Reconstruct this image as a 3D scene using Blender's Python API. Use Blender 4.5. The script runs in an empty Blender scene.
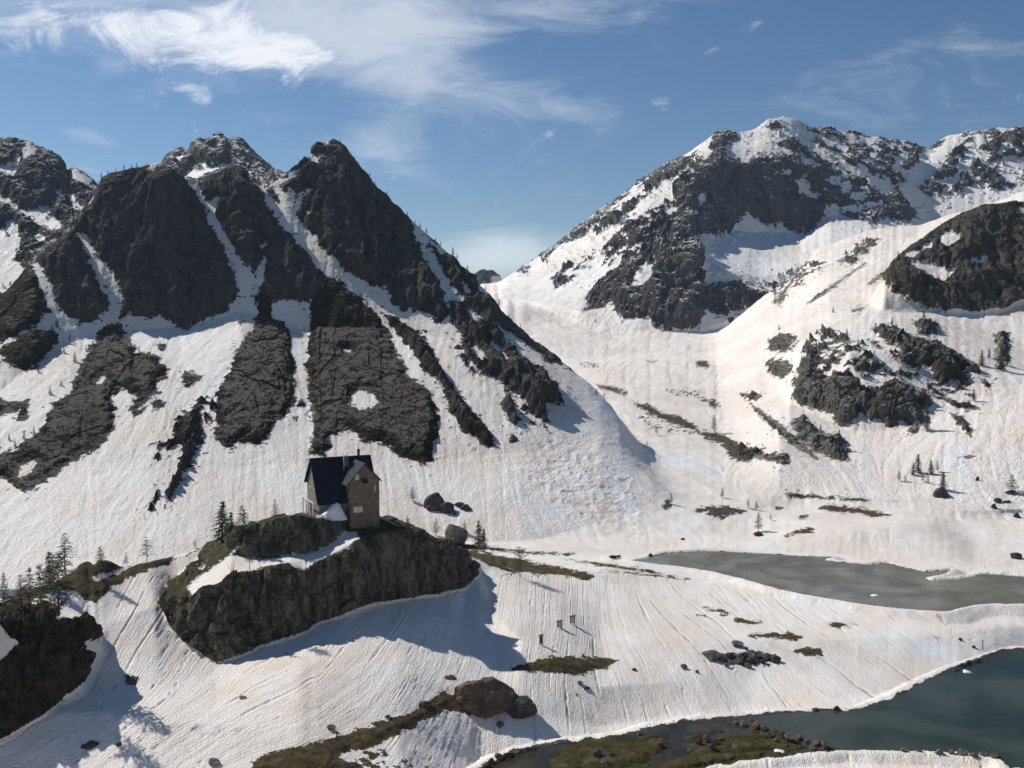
import bpy, math, random
import numpy as np
from mathutils import Vector, Matrix
R = math.radians
scene = bpy.context.scene
COL = scene.collection
rng = np.random.default_rng(7)
random.seed(7)

# ------------------------------------------------------------------ camera
F = 983.0
PITCH = math.atan(54.0 / F)
cp, sp = math.cos(PITCH), math.sin(PITCH)
cam_d = bpy.data.cameras.new('camera')
cam = bpy.data.objects.new('camera', cam_d)
COL.objects.link(cam)
cam.location = (0, 0, 0)
cam.rotation_euler = (math.pi / 2 - PITCH, 0, 0)
cam_d.sensor_width = 36.0
cam_d.lens = F / 1024 * 36.0
cam_d.clip_start = 0.5
cam_d.clip_end = 9000
scene.camera = cam

def world(px, py, D):
    """picture point at distance D (metres along +Y) -> world point"""
    a = (px - 512.0) / F
    b = (384.0 - py) / F
    s = D / (cp + b * sp)
    return a * s, D, s * (b * cp - sp)

def project(x, y, z):
    d = y * cp - z * sp
    u = y * sp + z * cp
    d = np.maximum(d, 0.01)
    return 512 + F * x / d, 384 - F * u / d

# ------------------------------------------------------------------ noise
def _h(ix, iy, iz, seed):
    n = (ix * np.int64(374761393) + iy * np.int64(668265263) + iz * np.int64(2147483647 // 3) + np.int64(seed * 974634777)) & 0xFFFFFFFF
    n = ((n ^ (n >> 13)) * np.int64(1274126177)) & 0xFFFFFFFF
    n = n ^ (n >> 16)
    return (n & 0xFFFF).astype(np.float32) / 32767.5 - 1.0

def vnoise(x, y, z, seed=0):
    fx, fy, fz = np.floor(x), np.floor(y), np.floor(z)
    ix, iy, iz = fx.astype(np.int64), fy.astype(np.int64), fz.astype(np.int64)
    u = (x - fx).astype(np.float32); v = (y - fy).astype(np.float32); w = (z - fz).astype(np.float32)
    u = u * u * u * (u * (u * 6 - 15) + 10); v = v * v * v * (v * (v * 6 - 15) + 10); w = w * w * w * (w * (w * 6 - 15) + 10)
    r = 0
    for dx in (0, 1):
        wx = u if dx else 1 - u
        for dy in (0, 1):
            wy = v if dy else 1 - v
            for dz in (0, 1):
                wz = w if dz else 1 - w
                r = r + wx * wy * wz * _h(ix + dx, iy + dy, iz + dz, seed)
    return r

def fbm(x, y, z, octv=4, seed=0, gain=0.5, ridged=False):
    r = 0; a = 1.0; tot = 0
    for k in range(octv):
        n = vnoise(x + 17.3 * k, y - 9.1 * k, z + 4.7 * k, seed + k)
        if ridged:
            n = 1 - 2 * np.abs(n)
        r = r + a * n; tot += a
        a *= gain
        c, s = 0.8, 0.6
        x, y, z = (x * c - y * s) * 2.03, (x * s + y * c) * 2.03, z * 2.03
    return r / tot

def sdf(px, py, poly):
    """signed distance in pixels, positive inside"""
    P = np.asarray(poly, float)
    Q = np.roll(P, -1, 0)
    d2 = np.full(px.shape, 1e9, np.float32)
    inside = np.zeros(px.shape, bool)
    for (ax, ay), (bx, by) in zip(P, Q):
        ex, ey = bx - ax, by - ay
        L = ex * ex + ey * ey + 1e-9
        t = np.clip(((px - ax) * ex + (py - ay) * ey) / L, 0, 1)
        dx = px - ax - t * ex; dy = py - ay - t * ey
        d2 = np.minimum(d2, dx * dx + dy * dy)
        if ay != by:
            c = ((ay > py) != (by > py)) & (px < (bx - ax) * (py - ay) / (by - ay) + ax)
            inside ^= c
    d = np.sqrt(d2)
    return np.where(inside, d, -d)

def sstep(a, b, x):
    t = np.clip((x - a) / (b - a), 0, 1)
    return t * t * (3 - 2 * t)

# ------------------------------------------------------------------ the land, as lofts through survey lines (px, py, distance)
ZF, ZN = -60.0, -64.0         # water level of the far and the near lake
KBASE = [(155,604,167),(163,615,166),(172,632,162),(185,645,159.5),(200,655,157.5),(215,664,155.5),(240,658,158),(262,648,162),(300,637,166),
         (320,624,170.5),(350,615,174),(375,606,179),(410,600,185.5),(440,597,190),(455,592,194),(465,590,197),(472,583,201),(478,574,206)]
LAY = {}
LAY['ground'] = [
 [('w',-300,5,-3.4),('w',1300,5,-3.4)],
 [('w',-300,60,-33),('w',1300,60,-33)],
 [(-250,775,126),(0,775,126.5),(150,775,125.5),(300,775,125.5),(400,775,130),(450,775,137),(480,775,141.5),(600,775,141.5),(640,775,140.5),(750,775,139),(1280,775,140)],
 [(-250,745,132),(0,740,132),(30,722,134.5),(60,712,136),(100,712,136.5),(150,722,134),(300,725,136),(400,735,140),(450,752,143),(480,765,145),
  (560,768,144.5),(600,768,144),(750,756,147.5),(830,750,149),(1024,760,146.5),(1280,762,146)],
 [(-250,690,139),(0,690,140),(60,690,143),(100,682,145),(150,685,145),(215,688,146.5),(300,672,151),(400,673,156),(450,687,157),(500,706,155.5),(560,717,157),
  (600,727,157.5),(700,712,163),(750,705,167.5),(830,700,169),(900,690,174),(960,668,184),(1024,650,196),(1280,640,202)],
 [(-250,650,145),(0,650,145),(60,645,149),(100,628,156),(140,612,163)] + KBASE + [(490,610,190),(520,640,174),(560,662,168.5),(600,686,165),(700,680,173),(750,675,178),(900,665,183),(960,655,189),(1024,640,199),(1280,632,204)],
 [(-250,612,152),(0,612,152),(60,606,158),(100,598,165),(150,578,180),(170,580,186),(300,580,195),(400,575,205),(450,578,209),(470,574,211),(490,578,211),(520,595,201),(560,610,196),(600,640,187),
  (750,640,190),(900,638,193),(1024,625,203),(1280,620,206)],
 [(-250,600,160),(0,600,160),(30,589,163),(60,578,168),(80,563,173),(98,556,177),(110,560,180),(125,566,184),(150,559,190),(175,553,196),(200,547,200),(230,541,205),(300,545,212),(400,548,215),(470,554,218),(520,570,222),(560,574,228),(600,572,233),
  (640,561,250),(700,569,247),(760,584,232),(820,597,221),(870,606,213.5),(940,612,209),(970,607,213),(1024,605,214.5),(1280,600,218)],
 [(-250,640,215),(0,640,215),(150,600,225),(300,575,245),(400,562,250),(470,560,250),(560,558,258),(600,556,262),(640,556,263),(700,551.5,267),(850,556,261),
  (900,560,256),(960,572,244),(1024,575,241),(1280,580,236)],
 [(-250,545,272),(300,538,285),(500,540,282),(640,536,284),(750,532,290),(800,530,285),(850,530,280),(900,524,284),(930,524,286),(975,550,268),(1024,553,264),(1280,553,264)],
 [(-250,520,310),(300,515,320),(500,500,330),(600,478,345),(700,487,340),(800,492,345),(850,503,325),(900,508,320),(940,515,312),(975,532,290),(1024,515,315),(1280,515,315)],
 [(-250,460,450),(500,440,440),(600,422,440),(700,424,450),(800,440,440),(900,460,430),(1280,460,430)],
 [(-250,430,590),(500,400,580),(600,382,580),(700,377,600),(800,390,600),(1280,400,600)],
 [(-250,370,800),(500,345,800),(600,352,780),(700,344,800),(800,335,800),(1280,335,800)],
 [(-250,350,1000),(440,312,1000),(480,308,1000),(560,315,1000),(620,328,950),(700,325,950),(760,318,950),(1280,318,950)],
 [(-250,330,1250),(440,292,1250),(490,288,1250),(530,282,1200),(600,290,1100),(1280,290,1100)],
 [(-250,300,1500),(440,282,1500),(490,282,1500),(530,272,1500),(1280,272,1500)],
 [('w',-300,1900,-60),('w',1300,1900,-60)],
 [('w',-300,2500,-60),('w',1300,2500,-60)],
]
LOW = -150
def low(px, D):
    return ('w', px, D, LOW)
MR = [(-250,380,400),(-60,330,410),(0,296,420),(15,281,422),(30,262,426),(50,246,432),(70,229,440),(85,206,448),(97,184,455),(105,177,456),(112,173,456),
      (125,168,456),(140,164,456),(152,162,456),(163,161,456),(172,167,458),(180,174,460),(191,182,462),(203,181,464),(212,178,465),(222,172,466),(232,167,468),(240,166,468),
      (246,171,470),(252,178,472),(260,184,474),(275,179,480),(285,172,484),(295,166,488),(302,159,492),(308,153,494),(313,147,496),(318,141,497),(326,139,498),(333,137,498),
      (340,142,498),(348,150,497),(354,160,496),(362,170,495),(370,176,493),(376,187,490),(386,194,487),(395,206,483),(410,218,478),(420,227,475),(430,236,472),(441,246,468),
      (452,256,465),(463,267,461),(475,278,456),(485,288,452),(495,300,448),(505,314,444),(520,328,438),(535,341,432),(550,352,428),(570,366,420),(590,382,412),(605,397,405),(620,416,398),(640,442,384),(660,472,368),(680,500,348),(700,520,332)]
MR = [(q[0], q[1], q[2] + (20 * min(1, max(0, (290 - q[0]) / 60.0)) * min(1, max(0, (q[0] + 60) / 150.0)))) for q in MR]
LAY['massif'] = [
 [low(-250,215),low(700,215),low(1280,215)],
 [(-250,590,240),(0,590,238),(150,580,245),(300,558,262),(430,548,272),(520,542,278),(600,537,288),(650,532,298),(700,527,308),low(720,325),low(1280,325)],
 [(-250,500,290),(0,482,300),(150,470,306),(300,463,318),(430,460,326),(520,452,334),(600,450,342),(650,480,330),(700,522,318),low(720,338),low(1280,338)],
 [(-250,400,350),(0,392,362),(60,345,402),(110,332,418),(180,328,424),(240,312,432),(300,330,428),(380,332,426),(430,336,418),(480,345,408),(540,371,392),(600,407,382),(620,425,376),(640,455,366),(660,482,352),(700,521,326),low(720,345),low(1280,345)],
 MR + [low(720,352),low(1280,352)],
 [('m',MR,110,110)] ,
 [('m',MR,220,200)] ,
]
LAY['far_left'] = [
 [low(-250,430),low(0,430),low(150,470),low(250,470),low(1280,470)],
 [(-250,360,440),(0,330,450),(60,270,480),(110,240,500),(150,240,510),low(190,510),low(1280,510)],
 [(-250,220,540),(0,215,550),(60,215,560),(110,215,570),(150,230,570),low(190,570),low(1280,570)],
 [(-250,150,640),(-60,138,640),(0,140,640),(10,139,640),(30,142,640),(45,150,640),(55,155,640),(62,163,640),(66,171,640),(75,169,640),(82,172,640),(90,178,640),(97,184,640),(110,195,640),(150,225,640),low(190,640),low(1280,640)],
 [low(-250,900),low(1280,900)],
]
LAY['back_peak'] = [
 [low(100,700),low(1280,700)],
 [low(120,720),(130,235,720),(165,205,720),(220,200,720),(290,205,720),(300,220,720),low(320,720),low(1280,720)],
 [low(120,890),(130,215,890),(150,180,890),(163,163,890),(168,157,890),(175,152,890),(190,146,890),(200,140,890),(207,136,890),(213,134,890),(219,133,890),(225,137,890),(235,135,890),
  (243,139,890),(250,147,890),(258,155,890),(265,162,890),(272,168,890),(280,172,890),(290,179,890),(305,200,890),low(320,890),low(1280,890)],
 [low(-250,1150),low(1280,1150)],
]
PR = [low(470,1300),(495,284,1300),(505,277,1300),(520,268,1300),(540,255,1300),(560,240,1305),(575,228,1310),(587,218,1312),(605,205,1318),(622,194,1322),(640,180,1330),(660,168,1335),(690,150,1342),(712,133,1350),(720,128,1352),
      (730,130,1354),(740,131,1356),(752,128,1360),(760,124,1365),(768,118,1372),(775,117,1376),(782,115,1380),(790,116,1380),(798,118,1385),(805,122,1390),(815,129,1395),(826,128,1400),(840,130,1410),(855,132,1420),(868,136,1428),
      (880,135,1436),(890,139,1445),(903,140,1452),(915,143,1462),(925,147,1470),(931,149,1475),(940,141,1475),(948,136,1475),(965,132,1470),(985,130,1460),(1000,128,1455),(1010,129,1450),(1024,127,1450),(1100,118,1440),(1280,140,1400)]
LAY['peak'] = [
 [low(470,860),low(1280,860)],
 [low(470,1100),(500,302,1080),(530,302,1040),(580,312,950),(620,337,900),(660,335,885),(700,330,885),(740,316,900),(800,305,930),(860,290,950),(1280,280,950)],
 [low(470,1150),(500,293,1140),(530,290,1110),(590,285,1020),(640,272,960),(690,258,950),(710,272,955),(760,275,980),(800,268,1000),(860,258,1010),(1280,240,1010)],
 [low(470,1200),(500,288,1200),(530,275,1180),(590,245,1140),(640,230,1080),(690,228,1080),(720,231,1150),(760,233,1180),(800,234,1190),(830,217,1210),(870,214,1230),(930,224,1250),(1024,205,1250),(1280,200,1240)],
 [low(470,1250),(500,283,1250),(540,262,1240),(600,217,1240),(650,191,1210),(700,167,1205),(730,168,1230),(790,166,1255),(830,163,1290),(870,160,1320),(925,165,1370),(1024,160,1370),(1280,160,1330)],
 PR,
 [low(-250,1700),low(1280,1700)],
]
LAY['far_peak'] = [
 [low(440,1750),low(1280,1750)],
 [low(440,1900),(460,296,1900),(467,284,1900),(473,274,1900),(478,272,1900),(483,268,1900),(487,271,1900),(491,269,1900),(496,273,1900),(500,274,1900),(506,283,1900),(515,290,1900),low(530,1900),low(1280,1900)],
 [low(-250,2150),low(1280,2150)],
]
LAY['hill'] = [
 [low(640,290),low(1280,290)],
 [low(670,300),(700,535,300),(800,500,330),(850,503,325),(900,506,322),(950,520,310),(1024,512,315),(1280,500,310)],
 [low(670,390),(700,477,390),(780,450,370),(830,468,356),(880,458,366),(940,450,365),(1024,440,365),(1280,400,350)],
 [low(670,520),(700,412,520),(760,387,500),(790,405,436),(850,432,400),(900,430,396),(950,412,404),(1024,400,405),(1280,370,400)],
 [low(670,620),(700,385,620),(760,357,600),(800,358,470),(850,352,445),(900,350,445),(950,352,460),(1024,372,440),(1280,350,440)],
 [low(670,720),(700,366,720),(760,320,700),(830,300,640),(880,300,600),(920,312,560),(1024,342,520),(1280,330,520)],
 [low(670,860),(690,352,860),(740,314,860),(780,285,862),(805,262,868),(818,248,870),(850,236,870),(880,226,860),(918,222,840),(950,212,820),(980,205,800),(1023,190,780),(1280,130,740)],
 [low(-250,990),low(1280,990)],
]
LAY['crag'] = [
 [low(860,515),low(1280,515)],
 [low(840,560),(868,332,560),(884,302,560),(900,314,555),(935,330,550),(960,348,545),(985,350,540),(1000,345,538),(1024,362,530),(1280,400,500)],
 [low(840,590),(868,312,590),(884,282,585),(900,280,580),(935,285,580),(960,285,575),(1000,290,575),(1024,300,570),(1280,300,560)],
 [low(840,600),(866,302,600),(884,274,600),(890,263,606),(905,250,620),(930,233,632),(945,222,636),(965,213,640),(985,206,642),(1005,203,643),(1024,200,645),(1280,180,645)],
 [low(-250,760),low(1280,760)],
]
LAY['knoll'] = [
 [low(150,152),low(484,175),low(1280,175)],
 [low(151,165)] + [(a,b+1,c) for a,b,c in KBASE] + [low(482,205),low(1280,205)],
 [low(151,170),(157,604,169),(163,606,169.5),(172,594,168),(185,596,165.5),(200,592,164),(212,586,164.5),(235,573,166.5),(262,569,169),(290,564,171),(303,569,172),(330,556,175.5),(357,541,178),
  (380,536,182.5),(400,540,187.5),(420,545,192),(440,552,195.5),(458,564,199),(466,572,202),(473,571,205.5),(478,571,208.5),low(482,207),low(1280,207)],
 [low(151,172),(157,603,172),(172,592,173),(190,580,174),(205,565,175.5),(230,554,177),(262,557,176.5),(290,555,177.5),(312,552,178.5),(325,545,180),(343,534,182),(357,532,183),(380,530,186),
  (400,532,191.5),(420,537,196),(440,542,200),(458,553,204.5),(472,564,208.5),(478,568,210),low(482,210),low(1280,210)],
 [low(151,176),(157,602,176),(172,588,177),(190,571,179),(210,552,182),(228,545,182),(240,530,180),(262,522,180),(290,518,180),(320,516,181),(340,518,183),(347,528,184.5),(377,527,186),(400,527,194),
  (420,532,199),(440,540,204),(458,551,208.5),(472,563,211.5),(478,568,213),low(482,213),low(1280,213)],
 [low(151,190),(157,600,190),(190,569,192),(215,548,194),(235,533,194),(262,520,195),(300,514,196),(345,516,196),(385,518,198),(400,523,200),(420,530,203),(445,542,208),(472,563,214),(478,568,215),low(482,216),low(1280,216)],
 [low(151,225),(157,610,225),(200,590,222),(300,590,222),(400,590,225),(478,580,228),low(482,228),low(1280,228)],
 [low(-250,240),low(1280,240)],
]
LAY['left_crag'] = [
 [low(-250,126),low(1280,126)],
 [(-250,760,129),(0,741,131.5),(30,723,134),(45,716,135.5),(60,702,138),(70,691,139.5),(82,681,141.5),(90,657,146),(101,639,150),low(104,150),low(1280,150)],
 [(-250,700,132),(0,690,134),(30,680,136),(60,665,139),(82,650,143),(90,640,147),(101,638,151),low(104,151),low(1280,151)],
 [(-250,620,137),(0,621,138),(15,616,138.5),(50,617,141.5),(80,619,145),(90,621,147.5),(101,637,152),low(104,152),low(1280,152)],
 [(-250,612,152),(0,613,152),(60,607,157),(90,617,158),(101,636,159),low(104,160),low(1280,160)],
 [low(-250,175),low(1280,175)],
]
NAMES = list(LAY.keys())
REFD = dict(ground=180, massif=400, far_left=580, back_peak=880, peak=1150, far_peak=1900, hill=470, crag=600, knoll=175, left_crag=140)

def line_arrays(line):
    t, Y, Z = [], [], []
    if line[0][0] == 'm':
        _, src, dD, dz = line[0]
        for q in src:
            x, y, z = world(*q)
            t.append(x / y); Y.append(y + dD); Z.append(z - dz)
        t += [(720 - 512) / F, 1.0]; Y += [352 + dD] * 2; Z += [LOW] * 2
        return np.array(t), np.array(Y), np.array(Z)
    for q in line:
        if q[0] == 'w':
            t.append((q[1] - 512) / F); Y.append(q[2]); Z.append(q[3])
        else:
            x, y, z = world(*q)
            t.append(x / y); Y.append(y); Z.append(z)
    return np.array(t), np.array(Y), np.array(Z)

PRE = {n: [line_arrays(l) for l in LAY[n]] for n in NAMES}

def layer_z(name, t, y):
    """t: (n,1) bearings, y: (n,m) distances"""
    Ys = [np.interp(t, a, b) for a, b, c in PRE[name]]
    Zs = [np.interp(t, a, c) for a, b, c in PRE[name]]
    z = np.full(y.shape, LOW, float) if name != 'ground' else np.broadcast_to(Zs[0], y.shape).copy()
    for k in range(len(Ys) - 1):
        y0, y1 = Ys[k], np.maximum(Ys[k + 1], Ys[k] + 0.2)
        u = (y - y0) / (y1 - y0)
        m = (u >= 0) & (u < 1)
        z = np.where(m, Zs[k] + (Zs[k + 1] - Zs[k]) * np.clip(u, 0, 1), z)
    m = y >= Ys[-1]
    z = np.where(m, Zs[-1], z)
    return z

def smooth_rows(z, k):
    for _ in range(k):
        z[:, 1:-1] = 0.25 * z[:, :-2] + 0.5 * z[:, 1:-1] + 0.25 * z[:, 2:]
    return z

STEP = 1.25
tcol = (np.arange(-262, 1286, STEP) - 512) / F
NC = len(tcol)
T = tcol[:, None]
yc = np.exp(np.linspace(math.log(5), math.log(2450), 1900))[None, :] * np.ones((NC, 1))
stack = [layer_z(n, T, yc) for n in NAMES]
zc = stack[0]
for s_ in stack[1:]:
    zc = np.maximum(zc, s_)
v = F * zc / yc
dv = np.abs(np.diff(v, axis=1))
front = (yc[:, 1:] > 95)
dv = np.where(front, np.minimum(dv, 6), 0.02 * dv)
# rows that face away or are hidden behind a nearer crest get fewer samples
vm = np.maximum.accumulate(v, axis=1)
hidden = (vm[:, 1:] - v[:, 1:]) > 6
dv = np.where(hidden, dv * 0.15, dv)
w = dv + np.where(front, 0.07, 0.01) * F * np.diff(np.log(yc), axis=1)
cs = np.concatenate([np.zeros((NC, 1)), np.cumsum(w, axis=1)], axis=1)
NR = 900
Y = np.empty((NC, NR))
for i in range(NC):
    Y[i] = np.interp(np.linspace(0, cs[i, -1], NR), cs[i], yc[i])
# blur the sampling across columns so neighbouring rows keep together
for _ in range(6):
    Y[1:-1] = 0.25 * Y[:-2] + 0.5 * Y[1:-1] + 0.25 * Y[2:]
stack = np.stack([layer_z(n, T, Y) for n in NAMES])
LID = np.argmax(stack, axis=0)
Z = np.max(stack, axis=0)
# the snow fans run out smoothly into the valley floor
gi_, ma_, hi_ = NAMES.index('ground'), NAMES.index('massif'), NAMES.index('hill')
KS = 2.2
sel = np.isin(LID, [gi_, ma_, hi_]) & (Y > 262)
zz = stack[[gi_, ma_, hi_]]
mx = zz.max(0)
sm = mx + KS * np.log(np.exp((zz - mx) / KS).sum(0))
fade = np.clip((Y - 262) / 50, 0, 1); fade = fade * fade * (3 - 2 * fade)
Z = np.where(sel, Z + (sm - Z) * fade, Z)
del zz, mx, sm
del stack, yc, zc, v, vm
X = T * Y

def blur(A, k):
    for _ in range(k):
        A[:, 1:-1] = 0.25 * A[:, :-2] + 0.5 * A[:, 1:-1] + 0.25 * A[:, 2:]
        A[1:-1] = 0.25 * A[:-2] + 0.5 * A[1:-1] + 0.25 * A[2:]
    return A
ridgeish = np.isin(LID, [NAMES.index(n) for n in ('ground',)])
Zb = blur(Z.copy(), 14)
Zs = blur(Z.copy(), 2)
Z = np.where(ridgeish, Zb, Zs)
PX, PY = project(X, Y, Z)
# ------------------------------------------------------------------ bare rock, turf and scree where the snow has gone
# (layer, kind 0 rock / .5 scree / 1 turf, wobble px, bias px, outline)   kind 'h' = snow left inside
RK = []
def rk(layer, kind, amp, pts, bias=0.0):
    RK.append((layer, kind, amp, bias, pts))
M = 'massif'
rk(M,0,2.5,[(90,200),(97,180),(105,170),(125,160),(140,158),(152,158),(163,156),(172,162),(185,172),(191,186),(195,192),(203,207),(212,228),(222,245),(232,268),(238,290),(234,303),(225,312),(205,318),(195,325),(185,330),(175,328),(165,318),(160,315),(150,318),(130,317),(121,316),(124,302),(115,275),(108,268),(100,258),(92,245),(85,237),(80,235),(72,232),(74,220),(83,208)])
rk(M,'h',1.5,[(118,170),(128,163),(136,162),(128,168)])
rk(M,'h',1.5,[(146,168),(152,162),(163,160),(166,164),(156,168),(150,172)])
rk(M,0,2.5,[(35,258),(45,248),(62,232),(76,228),(80,238),(85,250),(92,270),(100,285),(108,298),(108,310),(98,318),(80,322),(65,315),(54,300),(51,285),(41,268)])
rk(M,0.7,3,[(-260,320),(0,290),(22,260),(29,262),(38,280),(46,300),(49,310),(40,320),(30,330),(15,340),(0,342),(-260,400)])
rk(M,0.7,2.5,[(-60,360),(0,350),(20,335),(32,328),(45,330),(60,332),(55,345),(45,360),(38,368),(25,372),(10,365),(0,357),(-40,370)])
rk(M,0.8,3.5,[(120,318),(128,340),(137,353),(150,355),(158,357),(166,370),(165,378),(155,385),(158,393),(150,400),(143,410),(135,413),(130,405),(135,395),(120,393),(113,398),(115,410),(113,430),(100,447),(90,455),(75,460),(60,472),(45,483),(25,490),(15,487),(0,477),(-260,560),(-260,500),(0,452),(20,445),(40,430),(45,412),(60,405),(70,390),(80,365),(90,350),(100,332),(110,320)])
rk(M,'h',2,[(17,478),(20,466),(33,460),(38,462),(28,472),(22,479)])
rk(M,'h',1.5,[(97,383),(100,377),(104,376),(102,384)])
rk(M,0.8,6,[(70,395),(50,405),(44,420),(52,425),(66,412),(80,395),(95,355),(90,340),(84,350),(76,372)],-4)
rk(M,0.8,2,[(180,377),(186,372),(192,373),(203,376),(198,384),(187,387)])
rk(M,0.8,2,[(152,404),(158,400),(165,403),(162,408),(153,408)])
rk(M,0.8,2,[(157,345),(165,344),(167,350),(160,353)],-0.5)
rk(M,0.8,2,[(236,322),(243,317),(246,322),(240,325)])
rk(M,0.8,2.5,[(-260,420),(0,398),(15,402),(30,400),(29,415),(22,425),(17,420),(20,412),(10,413),(0,415),(-260,440)])
rk(M,0,2.5,[(195,176),(205,174),(232,160),(240,160),(250,170),(256,182),(266,203),(280,222),(295,240),(312,262),(328,280),(322,290),(318,300),(300,302),(280,300),(262,302),(256,295),(262,280),(255,272),(240,262),(232,245),(225,232),(218,222),(215,215),(219,200),(212,206),(205,198),(201,188)])
rk(M,'h',1.2,[(205,205),(212,200),(218,198),(216,206),(209,210)])
rk(M,'h',1.2,[(256,274),(264,257),(267,262),(262,283),(256,296)])
rk(M,'h',1.5,[(258,248),(264,240),(267,244),(262,251)])
rk(M,'h',1.5,[(250,177),(262,180),(268,184),(262,186),(252,183)])
rk(M,0.8,3,[(256,298),(262,290),(274,294),(270,306),(274,318),(284,320),(290,335),(292,355),(294,375),(296,395),(295,408),(285,418),(275,425),(267,440),(255,444),(245,443),(235,447),(225,448),(213,440),(216,425),(216,405),(215,390),(225,380),(233,360),(240,345),(250,330),(256,318)])
rk(M,0.5,3.5,[(203,395),(207,400),(201,420),(203,440),(196,450),(190,468),(178,483),(170,500),(168,492),(176,478),(180,465),(182,450),(175,445),(168,452),(165,448),(172,435),(178,420),(190,408)])
rk(M,0.5,6,[(205,392),(215,400),(213,430),(200,425)],-3)
rk(M,0.5,2.5,[(155,457),(160,442),(164,446),(158,459)])
rk(M,0.5,2.5,[(148,506),(158,490),(157,501),(150,512)],-.5)
rk(M,0.5,2.5,[(163,502),(171,492),(171,500),(164,509)],-.5)
rk(M,0.8,3,[(322,284),(314,292),(311,303),(310,320),(308,340),(307,350),(306,370),(308,395),(312,415),(316,425),(312,440),(309,455),(325,457),(332,447),(332,437),(338,440),(345,430),(356,436),(366,444),(378,443),(388,447),(400,458),(410,462),(425,467),(432,460),(433,445),(438,432),(440,420),(437,405),(430,395),(420,385),(410,375),(402,360),(395,345),(390,335),(385,325),(378,315),(370,305),(362,298),(350,290),(340,280),(325,278)])
rk(M,'h',2,[(350,405),(353,395),(360,391),(372,394),(376,402),(372,410),(360,411)])
rk(M,'h',2,[(331,440),(340,431),(350,430),(358,436),(350,446),(338,447)],0)
rk(M,'h',1.5,[(345,350),(350,349),(350,352),(346,352)])
rk(M,0.6,6,[(290,408),(300,398),(314,410),(312,420),(300,418),(292,424)],-3)
rk(M,0,2.5,[(262,184),(280,174),(300,158),(306,150),(312,143),(318,134),(334,131),(342,136),(350,145),(366,168),(380,182),(398,202),(414,216),(414,235),(420,250),(430,268),(440,285),(446,300),(450,312),(443,322),(437,324),(432,315),(418,312),(402,310),(390,302),(387,285),(380,287),(372,287),(367,280),(355,278),(345,270),(335,262),(328,252),(318,245),(316,235),(305,228),(300,222),(297,215),(298,208),(294,203),(297,196),(290,190),(285,192),(280,188),(272,184)])
rk(M,'h',2,[(266,186),(283,176),(294,171),(308,162),(312,156),(322,153),(326,157),(318,163),(308,166),(300,172),(285,182),(272,188)])
rk(M,'h',1.5,[(320,140),(329,138),(328,143),(320,145)])
rk(M,'h',1.5,[(298,194),(308,187),(312,190),(304,198),(300,208),(296,214),(293,206)])
rk(M,'h',1.5,[(304,212),(310,208),(308,214)])
rk(M,0,1.5,[(267,190),(273,187),(281,200),(279,204),(272,198)])
rk(M,0.5,2.5,[(381,312),(390,315),(398,318),(408,325),(418,332),(428,342),(434,352),(440,365),(445,375),(452,385),(460,395),(468,408),(480,420),(490,435),(495,446),(488,447),(475,440),(465,435),(458,422),(452,412),(448,400),(442,388),(432,378),(422,372),(420,362),(412,352),(404,345),(398,335),(391,325)])
rk(M,0,3,[(425,226),(438,240),(448,248),(463,262),(485,283),(500,300),(518,318),(535,335),(550,347),(562,357),(570,368),(560,366),(545,360),(530,350),(518,342),(508,338),(505,342),(518,352),(532,365),(545,375),(556,388),(562,398),(565,405),(556,402),(545,402),(548,415),(550,430),(545,432),(538,420),(530,410),(525,400),(515,392),(505,385),(495,380),(484,375),(476,368),(468,360),(462,352),(463,342),(458,330),(450,322),(452,312),(448,300),(455,300),(463,300),(455,290),(445,278),(440,262),(430,248)])
for p in [[(470,308),(480,318),(477,323),(470,318)],[(487,340),(500,350),(514,362),(508,363),(494,352)],[(496,322),(507,332),(522,342),(532,354),(520,350),(505,340)],[(473,346),(484,352),(490,362),(480,360)],
          [(427,236),(438,244),(447,252),(441,256),(432,248)],[(455,265),(461,268),(463,276),(458,274)],[(462,280),(467,286),(470,296),(465,292)],[(478,282),(485,290),(489,298),(482,294)]]:
    rk(M,'h',2,p)
rk(M,0,2,[(500,400),(508,398),(515,408),(520,420),(515,428),(508,420),(502,410)])
rk(M,0,2,[(508,435),(515,432),(518,440),(511,444)])
rk(M,0.5,2,[(552,352),(565,360),(578,366),(590,374),(600,382),(592,382),(578,374),(562,366)],-1.5)
rk(M,0,5,[(448,330),(462,350),(482,376),(470,378),(455,350)],-2)
rk(M,0,5,[(500,385),(530,405),(548,425),(535,428),(512,410)],-4)
L='far_left'
rk(L,0,2,[(-262,100),(105,100),(130,180),(110,240),(95,260),(0,320),(-262,420)])
for p in [[(-8,168),(12,165),(16,155),(20,158),(18,172),(12,176),(-8,175)],[(20,152),(28,145),(35,147),(33,158),(24,160)],[(-10,195),(10,202),(20,212),(38,210),(48,207),(50,218),(62,225),(57,232),(45,228),(30,222),(18,212),(8,205),(-10,202)],
          [(-40,235),(8,228),(18,232),(20,245),(15,260),(-40,272)],[(-40,256),(15,260),(25,270),(27,280),(22,290),(-40,300)],[(70,195),(80,203),(82,210),(76,214),(72,205)],[(68,172),(85,176),(92,182),(88,187),(76,182)],[(4,225),(10,222),(17,228),(10,233)],[(37,236),(50,240),(40,246)],
          [(32,190),(40,192),(38,196)],[(55,190),(60,192),(58,196)]]:
    rk(L,'h',2,p)
L='back_peak'
rk(L,0,2,[(140,235),(150,170),(165,155),(200,130),(219,125),(240,128),(262,150),(300,180),(310,230)])
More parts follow.
